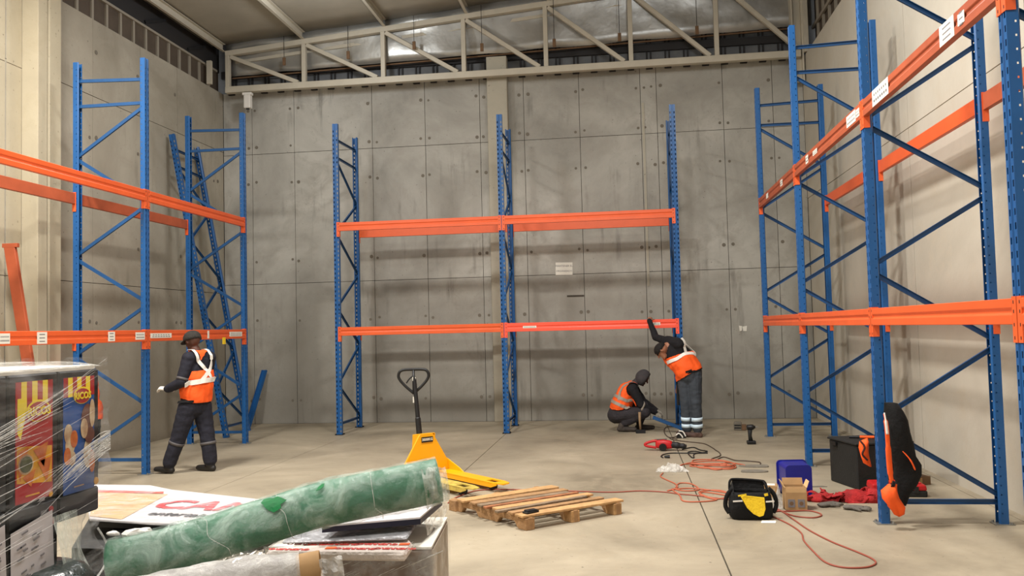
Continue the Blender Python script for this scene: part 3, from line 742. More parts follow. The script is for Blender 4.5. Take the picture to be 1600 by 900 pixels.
o = g.build('bin_body', M['blue_bin'], bn, smooth=False); s = o.modifiers.new('s', 'SOLIDIFY'); s.thickness = .004
MB().rings([rrect(.135, .155, .163, 0), rrect(.148, .163, .163, -.004), rrect(.148, .163, .163, .012), rrect(.135, .155, .163, .012)], cap=False).build('rim', M['blue_bin'], bn)
bn.rotation_euler = (0.0, 0, PI+.1); bn.location = p+V((0, .25, 0))
# --- clear film scraps
def scrap(px, py, w2, h, label, seed, d2=None):
    p = on_floor(px, py); g = MB(); n = 14; d2 = d2 or w2*.7; vs = []
    for i in range(n):
        for j in range(n):
            a = (i/(n-1)*2-1); b = (j/(n-1)*2-1); e = max(0, 1-max(abs(a), abs(b))**3)
            vs.append((a*w2*(1+.3*noise.noise(V((b*2, seed, 0)))), b*d2*(1+.3*noise.noise(V((a*2, seed, 5)))), .003+h*e*(abs(noise.noise(V((a*3, b*3, seed))))*1.6+.15)))
    g.add(vs, [(i*n+j, (i+1)*n+j, (i+1)*n+j+1, i*n+j+1) for i in range(n-1) for j in range(n-1)])
    o = g.build('film_scrap', film_scrap, smooth=False); o.location = p; s = o.modifiers.new('s', 'SOLIDIFY'); s.thickness = .001
    return tag(o, label, 'plastic scrap')
film_scrap = film('scrap_film', .25, .8, (232, 228, 220), ns=12)
scrap(1050, 735, .17, .09, 'crumpled clear plastic scrap on the floor near the orange cord coil', 3)
scrap(1215, 795, .05, .2, 'crumpled clear plastic bag between the tool bag and the open carton', 9)
# --- black chest
A = on_floor(1298, 751); B = on_floor(1341, 766); dd = (B-A).normalized(); nn = V((-dd.y, dd.x, 0))
# long side from A to B runs towards the camera; short side to the right
ch = empty('black_chest', A, 0, 'large black lidded chest standing behind the blue post, hammer on its lid', 'chest')
hh = .44; LW = (B-A).length; rt_ = V((.97, .24, 0)).normalized()*.62
g = MB(); g.prism([V((0, 0, .0)), dd*LW, dd*LW+rt_*.95, rt_], (0, 0, hh)); g.build('chest_body', M['black_matte'], ch, bevel=.01)
g = MB(); e = dd*.015; r2 = rt_.normalized()*.015
g.prism([-e-r2+UZ*hh, dd*LW+e-r2+UZ*hh, dd*LW+rt_*.95+e+r2+UZ*hh, rt_-e+r2+UZ*hh], (0, 0, .022)).build('lid', M['black_matte'], ch, bevel=.006)
MB().frame(dd*(LW*.25)-r2*1.2+UZ*(hh-.03), dd*.05, (0, 0, .018), r2*.6).build('latch', M['black_plastic'], ch)
hm = empty('hammer', A+dd*(LW*.5)+rt_*.45+UZ*(hh+.024), 0, 'hammer with an orange grip lying on the lid of the black chest', 'hammer')
h0 = V((-.17, .06, .013)); h1 = V((.14, -.03, .016))
MB().tube([h0, h0*.4+h1*.6], .013, 8).build('handle', M['dark_steel'], hm); MB().tube([h0*.68+h1*.32, h0*.25+h1*.75], .0145, 8).build('grip_band', M['hivis'], hm)
MB().tube([h0*.3+h1*.7, h1], .010, 8).build('neck', M['dark_steel'], hm)
hx_ = V((.3, .95, 0)).normalized()
MB().tube([h1-hx_*.05, h1+hx_*.03], .017, 10).tube([h1+hx_*.03, h1+hx_*.08], [.015, .004], 6).build('hammer_head', M['dark_steel'], hm)
# --- red case
p = on_floor(1408, 777); rc = empty('red_tool_case', p, -.04, 'red and black plastic tool case lying flat behind the hanging jacket', 'case')
MB().box(-.26, .24, 0, .24, 0, .06).build('case_base', M['black_matte'], rc, bevel=.012, seg=2)
MB().prism([(-.26, 0, .06), (.24, 0, .06), (.23, 0, .115), (-.25, 0, .125)], (0, .24, 0)).build('case_lid', M['red_case'], rc, bevel=.015, seg=2)
for x in (-.15, .0, .14): MB().box(x-.02, x+.02, -.006, .0, .04, .10).build('latch', M['black_matte'], rc)
MB().box(-.17, -.09, .1, .13, .119, .121).build('badge', M['paper'], rc)
for i in range(5): MB().box(-.2+i*.09, -.16+i*.09, .05, .22, .118, .126).build('lid_rib', M['red_case'], rc)
# --- red harness heap and gloves
p = on_floor(1320, 786); hr = empty('harness_heap', p-V((.06, 0, 0)), 0, 'heap of red webbing and jackets on the floor before the black chest', 'webbing')
random.seed(11)
for i in range(16):
    cx, cy = random.uniform(-.20, .33), random.uniform(.0, .22); z = .02+.07*max(0, (cx+.1)/.4)*random.random()
    pts = []; a = random.uniform(0, 6.28); 
    for k in range(7):
        a += random.uniform(-1.0, 1.0); cx += .055*math.cos(a); cy += .035*math.sin(a)
        cx = min(max(cx, -.24), .36); cy = min(max(cy, 0), .25)
        pts.append((cx, cy, max(.012, z+random.uniform(-.03, .05))))
    MB().tube(smooth_pts(pts, 4), .026, 8, flat=.25).build('webbing', M['red_cloth'], hr, smooth=True)
for (cx, cy, sx, sy, sz, sd) in ((.19, .10, .16, .11, .11, 2), (-.12, .10, .13, .09, .07, 5), (.33, .06, .10, .08, .12, 8)):
    loft([((cx, cy, sz*q), (sx*math.sqrt(max(.02, 1-q*q))*1.0, 0, 0), (0, sy*math.sqrt(max(.02, 1-q*q)), 0)) for q in (0, .3, .55, .75, .9, .99)], 18, .035, 14, sd).build('folded_cloth', M['red_cloth'], hr, smooth=True)
def glove(p, rz, label):
    g = empty('work_glove', p, rz, label, 'glove')
    b = loft([((x, 0, .022), (0, w_, 0), (0, 0, h)) for x, w_, h in ((-.12, .03, .012), (-.09, .042, .02), (-.02, .045, .022), (.03, .05, .02), (.05, .045, .014))], 14, .004, 30, 1)
    b.build('palm', M['glove'], g, smooth=True)
    for k, yy in enumerate((-.036, -.013, .011, .034)):
        MB().tube([(.03, yy, .02), (.075, yy*1.3, .022), (.105+.01*(k in (1, 2)), yy*1.5, .014)], [.013, .012, .009], 8).build('finger', M['glove'], g, smooth=True)
    MB().tube([(-.03, -.04, .02), (.01, -.075, .02), (.035, -.09, .014)], [.014, .012, .009], 8).build('thumb', M['glove'], g, smooth=True)
glove(on_floor(1340, 797), -.3, 'grey work glove beside the foot of the post with the jacket')
glove(on_floor(1297, 791), .5, 'small grey glove before the left end of the red heap')
# --- jacket and vest hanging on the post
J = V((2.075, 7.44, 0))
jp = empty('hanging_jacket', V((2.115, 7.375, .0)), 0, 'black jacket with orange vest hooked on the blue post, reaching down to the floor bar', 'jacket')
rows = [(1.005, .03, .05, .03), (1.0, .045, .06, .045), (.93, .06, .085, .06), (.86, .09, .105, .07), (.76, .11, .12, .075), (.66, .125, .13, .075), (.57, .14, .135, .07), (.50, .17, .125, .065), (.42, .15, .125, .06), (.34, .13, .095, .05), (.26, .125, .06, .04), (.20, .13, .035, .03), (.17, .13, .015, .015)]
loft([((cx*.85-.01, .0, z), (a*.84, 0, 0), (0, b, 0)) for z, cx, a, b in rows], 30, .035, 7, 4).build('jacket_body', M['black_cloth'], jp, smooth=True)
MB().tube(smooth_pts([(.08, -.065, .62), (.13, -.085, .55), (.165, -.08, .47)]), [.012]*6+[.016]*6+[.006], 8, flat=.4).build('orange_lining', M['hivis'], jp, smooth=True)
MB().tube(smooth_pts([(-.05, -.06, .92), (-.042, -.085, .82), (-.038, -.09, .64), (-.032, -.09, .47), (-.02, -.09, .37)]), [.008]*4+[.02]*8+[.026]*8+[.02]*5, 8, flat=.5).build('vest_strap', M['hivis'], jp, smooth=True)
MB().tube(smooth_pts([(-.05, -.07, .93), (-.046, -.09, .86), (-.042, -.10, .76)]), [.006]*6+[.012]*7, 8, flat=.5).build('reflective_band', M['reflect'], jp, smooth=True)
MB().tube([(-.03, -.10, .365), (-.01, -.10, .355)], .03, 8).build('toggle_cord', M['black_cloth'], jp)
loft([((-.02, -.09, .36), (.03, 0, 0), (0, .03, 0)), ((-.04, -.095, .31), (.055, 0, 0), (0, .045, 0)), ((-.03, -.10, .25), (.065, 0, 0), (0, .05, 0)), ((-.005, -.10, .18), (.06, 0, 0), (0, .045, 0)), ((.015, -.09, .12), (.04, 0, 0), (0, .03, 0)), ((.02, -.09, .10), (.012, 0, 0), (0, .01, 0))], 24, .045, 16, 7).build('orange_hood', M['hivis'], jp, smooth=True)
vp = empty('hanging_vest', V((1.985, 7.60, .56)), 0, 'bunched hi-vis orange vest sticking out left of the blue post', 'vest')
loft([((.01, 0, .13), (.012, 0, 0), (0, .012, 0)), ((-.0, 0, .10), (.03, 0, 0), (0, .025, 0)), ((-.02, 0, .05), (.04, 0, 0), (0, .03, 0)), ((-.01, 0, -.03), (.036, 0, 0), (0, .03, 0)), ((.015, 0, -.08), (.025, 0, 0), (0, .02, 0)), ((.03, 0, -.11), (.01, 0, 0), (0, .01, 0))], 24, .03, 26, 3).build('vest_cloth', M['hivis'], vp, smooth=True)
MB().tube(smooth_pts([(-.05, -.035, .11), (-.02, -.045, .06), (-.04, -.045, .0), (0, -.04, -.05)]), .008, 8).build('vest_trim', M['hivis_dark'], vp, smooth=True)
# --- small carton by the right wall, grey pads, drill, battery pack
p = on_floor(1444, 758); o = empty('small_carton', p, .35, 'small brown carton on the floor against the right wall', 'box'); MB().box(-.10, .08, 0, .14, 0, .085).build('carton_body', M['kraft_dark'], o, bevel=.002); MB().box(-.095, -.02, -.002, 0, .01, .075).build('end_flap', M['kraft'], o)
for (px, py, sx, lb) in ((1180, 729, .17, 'dark grey flat pad on the floor, the farther of two'), (1177, 737, .15, 'pale grey flat pad on the floor, the nearer of two')):
    p = on_floor(px, py); g = MB()
    pts = [V((sx*math.cos(a)*(1+.12*math.sin(3*a+px)), .10*math.sin(a)*(1+.15*math.cos(2*a)), 0)) for a in [i*PI/9 for i in range(18)]]
    o = g.prism(pts, (0, 0, .012)).build('floor_pad', M['stone']); o.location = p; tag(o, lb, 'pad')
p = on_floor(1174, 694); dr = empty('cordless_drill', p, 0, 'dark cordless drill standing upright on its battery', 'drill')
MB().box(-.06, .06, -.045, .045, 0, .05).build('battery', M['black_plastic'], dr, bevel=.012, seg=2)
MB().tube([(-.005, 0, .04), (-.015, 0, .12), (-.012, 0, .2)], [.026, .021, .027], 12, flat=1.2).build('grip', M['black_matte'], dr, smooth=True)
MB().tube([(-.055, 0, .235), (-.05, 0, .235), (.02, 0, .235), (.035, 0, .235), (.045, 0, .235), (.06, 0, .235)], [.02, .036, .038, .036, .022, .018], 14).build('motor_housing', M['black_plastic'], dr, smooth=True)
MB().tube([(.06, 0, .235), (.10, 0, .235)], [.012, .006], 10).build('chuck', M['galv'], dr)
p = on_floor(1156, 672); bt = empty('battery_charger', p, -.15, 'small dark charger block on the floor at the foot of the back wall', 'charger')
MB().box(-.09, .03, -.05, .06, 0, .13).build('charger_body', M['stone'], bt, bevel=.015, seg=2); MB().box(.03, .10, -.05, .06, 0, .09).build('battery', M['kraft_dark'], bt, bevel=.01, seg=2)
for z in (.03, .07): MB().box(-.08, .02, -.054, -.049, z, z+.02).build('vent', M['black_plastic'], bt)
# --- red rotary hammer
p = on_floor(1040, 704); rh = empty('rotary_hammer', p, -.12, 'red corded rotary hammer lying on its side on the floor', 'power drill')
loft([((x, 0, z), (0, a, 0), (0, 0, b)) for x, z, a, b in ((-.13, .085, .03, .03), (-.11, .085, .05, .055), (-.02, .085, .06, .065), (.06, .08, .05, .055), (.09, .078, .04, .045))], 18, squareness=.7).build('motor_housing', M['red_case'], rh, smooth=True)
MB().tube([(.08, 0, .078), (.12, 0, .075), (.16, 0, .07), (.2, 0, .065), (.24, 0, .062), (.28, 0, .06)], [.045, .042, .045, .034, .036, .018], 14).build('gear_collar', M['dark_steel'], rh, smooth=False)
MB().tube(smooth_pts([(-.11, -.01, .13), (-.17, -.015, .125), (-.25, -.02, .10), (-.27, -.02, .075), (-.22, -.02, .055), (-.12, -.01, .04)]), .018, 10).build('rear_handle', M['red_case'], rh, smooth=True)
MB().tube([(-.03, -.05, .055), (-.03, -.085, .05)], .05, 16).build('side_cap', M['black_plastic'], rh)
MB().tube([(-.14, -.0, .135), (.02, -.0, .145)], .014, 8).build('switch_bar', M['black_plastic'], rh)
# --- mallet
p = on_floor(1001, 677); ml = empty('sledge_hammer', p, .1, 'short sledge hammer standing on its head beside the crouching worker', 'hammer')
MB().box(-.075, .075, -.03, .03, 0, .055).build('hammer_head', M['dark_steel'], ml, bevel=.006); MB().tube([(0, 0, .05), (-.008, 0, .2), (-.005, .01, .33)], [.017, .019, .022], 10).build('handle', M['wood_handle'], ml, smooth=True)
# --- white saw / iron-like tool near the bending worker's foot
p = on_floor(1063, 685); an = empty('hand_tool', p, 0, 'small black and white corded hand tool on the floor at the bending worker', 'power tool')
MB().prism([(-.06, 0, 0), (.09, 0, 0), (.05, 0, .10), (-.02, 0, .11)], (0, .09, 0)).build('tool_body', M['black_plastic'], an, bevel=.008)
MB().tube(smooth_pts([(-.02, -.01, .11), (.04, -.01, .10), (.08, -.01, .03)]), .010, 8).build('white_guard', M['white_plastic'], an, smooth=True)
MB().tube(smooth_pts([(-.06, -.012, .05), (-.02, -.012, .075), (.02, -.012, .04), (.035, -.012, .01)]), .010, 8).build('white_guard', M['white_plastic'], an, smooth=True)
# --- blue strut being fitted
a = at(1020, 650, 13.75); b = ground(1062, 667); b = V((b.x, 13.70, .06))
a = V((a.x, 13.72, .24))
g = MB().bar(a, b+(b-a)*.15, .09, .05); o = g.build('loose_strut', M['blue_dark'], None, bevel=.004); tag(o, 'blue steel strut held low between the crouching worker and the post', 'strut')
# --- cables on the floor
def cable(name, pts, r, m, label, k=6, lift=0.0):
    P = []
    for i, q in enumerate(pts):
        g_ = ground(q[0], q[1]); P.append(V((g_.x, g_.y, r+(q[2] if len(q) > 2 else 0)+lift)))
    return P
cordA = empty('extension_cord', ground(1080, 730), 0, 'thin dark cord from the hand tool to the orange coil farther back', 'cord')
def run(parent, name, pts, r, m, lift=0.):
    o0 = parent.location
    P = smooth_pts([p-o0 for p in cable(name, pts, r, m, '', lift=lift)], 6)
    return MB().tube(P, r, 6).build(name, M[m], parent, smooth=True)
run(cordA, 'cable', [(1058, 683), (1045, 684), (1038, 676), (1041, 668), (1056, 668), (1062, 670)], .007, 'cord_dark')
run(cordA, 'cable', [(1058, 687), (1046, 684), (1052, 688), (1075, 691), (1100, 694), (1114, 701), (1118, 704), (1124, 708), (1125, 713), (1112, 718), (1116, 721), (1130, 715), (1148, 720), (1165, 721), (1186, 723), (1188, 726)], .007, 'cord_dark')
cordB = empty('extension_cord', ground(1118, 728), 0, 'loose orange cord coil farther back on the floor, behind the tool bag', 'cord')
random.seed(5)
pts = [(1059, 735)]
base = [(1066, 727), (1085, 726), (1110, 727), (1140, 728), (1150, 731), (1140, 734), (1115, 733), (1090, 731), (1082, 721), (1100, 719), (1125, 720), (1144, 724), (1148, 729), (1128, 733), (1100, 731), (1078, 729), (1098, 726), (1124, 725), (1138, 727), (1146, 731), (1133, 733), (1120, 735), (1108, 733), (1100, 730), (1118, 728), (1138, 724), (1160, 727), (1164, 729)]
run(cordB, 'cable', pts+base, .008, 'cord_orange')
run(cordB, 'cable', [(1072, 728), (1088, 725.5), (1112, 724), (1136, 725), (1147, 729), (1136, 732), (1112, 731), (1090, 729), (1080, 728), (1096, 728), (1118, 729), (1135, 730), (1126, 731)], .008, 'cord_orange', .02)
cordC = empty('extension_cord', ground(1080, 768), 0, 'long orange cord running from the pallet to the tool bag in loops', 'cord')
run(cordC, 'cable', [(700, 787), (716, 777), (760, 766), (880, 768), (955, 770), (1000, 768), (1040, 770), (1062, 773), (1085, 775), (1140, 782)], .0065, 'cord_red')
run(cordC, 'cable', [(1036, 740), (1032, 745), (1040, 750), (1055, 757), (1058, 763), (1043, 768), (1058, 765), (1080, 764), (1110, 767), (1140, 772)], .007, 'cord_orange')
run(cordC, 'cable', [(1056, 762), (1062, 756), (1080, 757), (1092, 766), (1070, 768), (1050, 765), (1062, 775), (1068, 784), (1095, 785), (1120, 782), (1104, 777), (1092, 770), (1110, 767), (1128, 768), (1142, 775), (1118, 781), (1094, 774), (1100, 770), (1128, 774), (1146, 779)], .007, 'cord_orange')
cordD = empty('extension_cord', ground(1290, 840), 0, 'red-brown cord looping from the tool bag far out towards the camera', 'cord')
run(cordD, 'cable', [(1203, 803), (1215, 800), (1232, 800), (1262, 799), (1280, 803), (1283, 807), (1270, 810), (1245, 808), (1228, 803), (1216, 797), (1207, 790)], .0065, 'cord_red')
run(cordD, 'cable', [(1200, 806), (1218, 799), (1240, 813), (1265, 830), (1300, 848), (1335, 862), (1362, 874), (1368, 882), (1352, 888), (1318, 888), (1290, 880), (1270, 862), (1256, 846), (1252, 834), (1236, 822), (1218, 813), (1205, 807)], .0065, 'cord_red')
cordE = empty('power_cord', ground(1075, 712), 0, 'black power cord with plug lying loose before the red rotary hammer', 'cord')
run(cordE, 'cable', [(1066, 703), (1083, 700), (1094, 704), (1105, 706), (1098, 708), (1085, 706), (1075, 708), (1080, 715), (1084, 716), (1085, 710), (1100, 709), (1104, 709), (1075, 709), (1050, 709), (1037, 711), (1033, 714), (1036, 716)], .008, 'black_plastic')
p = ground(1038, 716)-cordE.location
MB().tube([p+V((0, 0, .02)), p+V((.07, 0, .02))], [.014, .022], 8).build('plug', M['black_plastic'], cordE)
for (px, py, w_) in ((1252, 748, .07), (1276, 760, .04)):
    pass
p = on_floor(1280, 761); o = MB().prism([(-.07, -.02, 0), (.08, 0, 0), (.04, .05, 0), (-.06, .04, 0)], (0, 0, .006)).build('dark_scrap', M['stone']); o.location = p; tag(o, 'flat dark scrap on the floor right of the blue bin', 'scrap')
# ================================================================== people
def capsule(g, p, q, r0, r1, side=None, ks=1.0, n=14):
    """tapered limb with round ends; the section is ks times as wide along 'side'"""
    p = V(p); q = V(q); d = (q-p); L = d.length; d = d/L if L > 1e-5 else V((0, 0, 1))
    a = V(side) if side else V((0, 1, 0)); a = a-d*a.dot(d)
    if a.length < .05: a = V((1, 0, 0)); a = a-d*a.dot(d)
    a.normalize(); b = d.cross(a); rs = []
    for t in (-1, -.85, -.5): rs.append((p+d*(r0*t), r0*math.sqrt(max(.01, 1-t*t))))
    for t in (0, .25, .5, .75, 1): rs.append((p+(q-p)*t, r0+(r1-r0)*t))
    for t in (.5, .85, 1): rs.append((q+d*(r1*t), r1*math.sqrt(max(.01, 1-t*t))))
    g.rings([[c+a*math.cos(2*PI*k/n)*r*ks+b*math.sin(2*PI*k/n)*r for k in range(n)] for c, r in rs])

def remesh(g, vox, it=3):
    me = g.mesh('tmp', M['navy']); o = bpy.data.objects.new('tmp', me); col.objects.link(o)
    r = o.modifiers.new('r', 'REMESH'); r.mode = 'VOXEL'; r.voxel_size = vox
    s = o.modifiers.new('s', 'SMOOTH'); s.iterations = it; s.factor = .5
    dg = bpy.context.evaluated_depsgraph_get(); out = bpy.data.meshes.new_from_object(o.evaluated_get(dg))
    bpy.data.objects.remove(o); return out

class Person:
    def __init__(s, loc, label, rz=0):
        s.root = empty('person', loc, rz, label, 'person'); s.b = []; s.g = MB(); s.face = []
    def limb(s, p, q, r0, r1, lab, side=None, ks=1.0):
        s.b.append((V(p), V(q), r0, r1, lab, V(side) if side else V((0, 1, 0)), ks)); capsule(s.g, p, q, r0, r1, side, ks)
    def head(s, c, f, up, k=1.0):
        c = V(c); f = V(f).normalized(); up = V(up); up = (up-f*up.dot(f)).normalized(); r = f.cross(up)
        s.hc, s.hf, s.hu, s.hr = c, f, up, r
        L = lambda a, b, d: c+f*a*k+up*b*k+r*d*k
        s.limb(L(-.022, .02, 0), L(.018, .03, 0), .088*k, .082*k, 'skin', r, .90)
        s.limb(L(.03, -.02, 0), L(.052, -.075, 0), .058*k, .036*k, 'skin', r, 1.05)
        s.limb(L(.095, .015, 0), L(.112, -.018, 0), .010*k, .015*k, 'skin')      # nose
        s.limb(L(.086, .035, -.03), L(.086, .035, .03), .014*k, .014*k, 'skin')  # brow
        s.limb(L(.088, -.052, -.016), L(.088, -.052, .016), .010*k, .010*k, 'skin')  # lips
        s.limb(L(.074, -.09, -.01), L(.074, -.09, .01), .018*k, .018*k, 'skin')  # chin
        for e in (-1, 1): s.limb(L(-.005, .02, .082*e), L(-.012, -.02, .080*e), .016*k, .012*k, 'skin')
        s.k = k
    def hand(s, wr, fd, nd, curl=.5, m='skin', th=1):
        """wrist point, direction of the fingers, palm normal; five bent fingers"""
        wr = V(wr); fd = V(fd).normalized(); nd = V(nd); nd = (nd-fd*nd.dot(fd)).normalized(); sd = fd.cross(nd)
        s.limb(wr, wr+fd*.085, .024, .022, m, sd, 1.6)
        for k, (o, L) in enumerate(((-.033, .062), (-.011, .078), (.011, .074), (.032, .058))):
            p = wr+fd*.088+sd*o; d = fd
            for j in range(3):
                a = curl*(.35+.65*(j+1)/1.5); dd = (fd*math.cos(a)+nd*math.sin(a)).normalized(); q = p+dd*L*(.45, .32, .25)[j]
                s.limb(p, q, .0098-.001*j, .0092-.0012*j, m); p = q
        p = wr+fd*.025+sd*(-.03*th); q = p+(fd*.6-sd*th*.75+nd*.25).normalized()*.045; s.limb(p, q, .013, .011, m)
        s.limb(q, q+(fd*.9-sd*th*.2+nd*.4).normalized()*.035, .010, .008, m)
    def boot(s, ankle, toe, m='boot'):
        a = V(ankle); t = V(toe); d = V((t.x-a.x, t.y-a.y, 0)).normalized()
        sd = V((-d.y, d.x, 0))
        s.limb(a, a+V((0, 0, -.03)), .052, .055, m)
        s.limb(a-d*.035+V((0, 0, -.055)), a+d*.03+V((0, 0, -.05)), .042, .045, m, sd, 1.0)
        s.limb(a+d*.03+V((0, 0, -.055)), t+V((0, 0, .0)), .044, .034, m, sd, 1.15)
    def finish(s, mats, vox=.0085, wrinkle=.006):
        me = remesh(s.g, vox); n = len(me.vertices)
        co = np.empty(n*3, np.float32); me.vertices.foreach_get('co', co); co = co.reshape(-1, 3)
        nf = len(me.polygons); fc = np.empty(nf*3, np.float32); me.polygons.foreach_get('center', fc); fc = fc.reshape(-1, 3)
        def label(P):
            best = np.full(len(P), 1e9); lab = np.zeros(len(P), int)
            names = sorted({b[4] for b in s.b}); 
            for (p, q, r0, r1, lb, sd, ks) in s.b:
                p_ = np.array(p); d = np.array(q-p); L2 = max(1e-9, (d*d).sum())
                t = np.clip(((P-p_)@d)/L2, 0, 1); v = P-(p_+t[:, None]*d)
                # undo the widening of the section
                sv = np.array(sd); dn = d/math.sqrt(L2); sv = sv-dn*(sv@dn); sv = sv/max(1e-6, np.linalg.norm(sv))
                c = v@sv; v = v-c[:, None]*sv*(1-1/ks)
                di = np.linalg.norm(v, axis=1)-(r0+(r1-r0)*t)
                m_ = di < best; best[m_] = di[m_]; lab[m_] = names.index(lb)
            return names, lab
        names, lf_ = label(fc); _, lv = label(co)
        skinlike = {i for i, k in enumerate(names) if k.startswith('skin') or k.startswith('glove')}
        # cloth folds on the clothed regions
        nr = np.empty(n*3, np.float32); me.vertices.foreach_get('normal', nr); nr = nr.reshape(-1, 3)
        for i in range(n):
            if lv[i] in skinlike: continue
            c = V(co[i]); k = noise.noise(V((c.x*9, c.y*9, c.z*22)))*.7+noise.noise(c*17)*.5
            co[i] += nr[i]*(wrinkle*k)
        me.vertices.foreach_set('co', co.ravel())
        for k in names: me.materials.append(mats[k]) if k in mats else me.materials.append(M['navy'])
        me.materials.pop(index=0) if len(me.materials) > len(names) else None
        me.polygons.foreach_set('material_index', lf_.astype(np.int32)); me.polygons.foreach_set('use_smooth', [True]*nf)
        me.update(); me.name = 'body'; s.body = link('body', me, s.root)
        s.names = names; s.lf = lf_; s.me = me
        bm = bmesh.new(); bm.from_mesh(me); s.bvh = BVHTree.FromBMesh(bm); bm.free()
        # eyes
        if hasattr(s, 'hc'):
            g = MB(); k = s.k
            for e in (-1, 1):
                c = s.hc+s.hf*.088*k+s.hu*.014*k+s.hr*.03*e*k
                g.tube([c, c+s.hf*.006], [.012*k, .008*k], 10)
            g.build('eyes', M['eye'], s.root)
        return s
    def shell(s, name, labs, test, off, m, thick=.006, parent=None, lumps=.0):
        """garment cut from the body's own surface and lifted off it"""
        me = s.me; idx = [i for i, p in enumerate(me.polygons) if s.names[s.lf[i]] in labs and test(p.center)]
        mp = {}; vs = []; fs = []
        for i in idx:
            f = []
            for v in me.polygons[i].vertices:
                if v not in mp:
                    mp[v] = len(vs); c = me.vertices[v].co; nn_ = me.vertices[v].normal
                    vs.append(c+nn_*(off+lumps*noise.noise(c*8)))
                f.append(mp[v])
            fs.append(tuple(f))
        g = bpy.data.meshes.new(name); g.from_pydata([tuple(v) for v in vs], [], fs); g.materials.append(m)
        g.polygons.foreach_set('use_smooth', [True]*len(fs)); g.update()
        o = link(name, g, parent or s.root); sm = o.modifiers.new('sm', 'SMOOTH'); sm.iterations = 6; sm.factor = .5
        so = o.modifiers.new('s', 'SOLIDIFY'); so.thickness = thick; so.offset = 1
        return o
    def strap(s, pts, wd, off, m, name='reflective_strap', parent=None):
        P = smooth_pts(pts, 8); rs = []; Q = []
        for p in P:
            h = s.bvh.find_nearest(p); Q.append((h[0]+h[1]*off, h[1]))
        for i, (q, nn_) in enumerate(Q):
            d = (Q[min(i+1, len(Q)-1)][0]-Q[max(i-1, 0)][0]).normalized(); sd = d.cross(nn_).normalized()
            rs.append([q-sd*wd/2, q+sd*wd/2, q+sd*wd/2+nn_*.004, q-sd*wd/2+nn_*.004])
        MB().rings(rs).build(name, m, parent or s.root)
M['tape_dull'] = mat('dull_tape', (84, 80, 80), .6)
# ---------------------------------------------------------------- walking worker (left)
W1 = Person((-5.42, 10.12, 0), 'person in black cap and orange hi-vis vest walking beside the left rack frame')
su = V((.35, .94, 0))   # across the shoulders (faces left and away from the camera)
sh0 = V((.075, -.16, 1.42)); sh1 = V((.175, .17, 1.42))
W1.limb((.09, .0, 1.0), (.10, 0, 1.18), .165, .17, 'torso', su, 1.12)
W1.limb((.10, .0, 1.18), (.12, .0, 1.36), .155, .115, 'torso', su, 1.45)
W1.limb((.085, 0, .90), (.09, 0, 1.0), .155, .165, 'torso', su, 1.15)
W1.limb((.08, 0, .82), (.085, 0, .88), .145, .15, 'legs', su, 1.15)
W1.limb(sh0, sh1, .085, .085, 'torso')
W1.limb((.11, .0, 1.44), (.075, .0, 1.535), .062, .058, 'skin')
W1.head((.045, -.005, 1.625), (-.86, .42, -.28), (0, 0, 1), 1.04)
W1.limb(sh0, (.015, -.23, 1.13), .082, .066, 'sleeve'); W1.limb((.015, -.23, 1.13), (-.19, -.17, 1.05), .066, .052, 'sleeve')
W1.hand((-.215, -.165, 1.05), (-.95, .15, .1), (.1, .3, -.9), .9, 'glove')
W1.limb(sh1, (.10, .28, 1.13), .08, .064, 'sleeve'); W1.limb((.10, .28, 1.13), (-.13, .16, 1.04), .064, .05, 'sleeve')
W1.hand((-.15, .15, 1.04), (-.9, -.3, .1), (.2, -.4, -.9), .9, 'glove', -1)
W1.limb((.03, -.09, .82), (-.09, -.10, .46), .125, .098, 'legs'); W1.limb((-.09, -.10, .46), (-.215, -.10, .14), .096, .083, 'legs')
W1.boot((-.225, -.10, .10), (-.40, -.08, .055))
W1.limb((.12, .07, .82), (.185, .08, .46), .125, .095, 'legs'); W1.limb((.185, .08, .46), (.225, .08, .15), .093, .088, 'legs')
W1.boot((.23, .08, .095), (.05, .12, .042))
m1 = {'torso': M['navy'], 'sleeve': M['navy'], 'legs': M['navy'], 'skin': M['skin_dark'], 'glove': M['white_plastic'], 'boot': M['shoe']}
W1.finish(m1)
vest = W1.shell('vest', ('torso',), lambda c: (.87 < c.z < 1.26), .014, M['hivis'], lumps=.018)
W1.shell('vest_collar', ('torso',), lambda c: (c.z > 1.39 and .03 < c.x < .2 and -.10 < c.y < .12), .012, M['hivis'])
W1.strap([(.05, -.11, 1.50), (.16, -.14, 1.42), (.21, -.10, 1.33), (.27, -.03, 1.22), (.28, .0, 1.13)], .045, .022, M['reflect'])
W1.strap([(.12, .10, 1.50), (.24, .08, 1.40), (.27, .03, 1.30), (.24, -.08, 1.2), (.2, -.14, 1.12)], .045, .022, M['reflect'])
W1.strap([(.06, -.26, 1.11), (.14, -.22, 1.12), (.24, -.10, 1.14), (.28, .04, 1.15), (.2, .2, 1.15)], .06, .030, M['reflect'])
W1.strap([(-.07, -.22, .90), (.05, -.22, .895), (.15, -.18, .89)], .03, .026, M['black_cloth'], 'hem_tab')
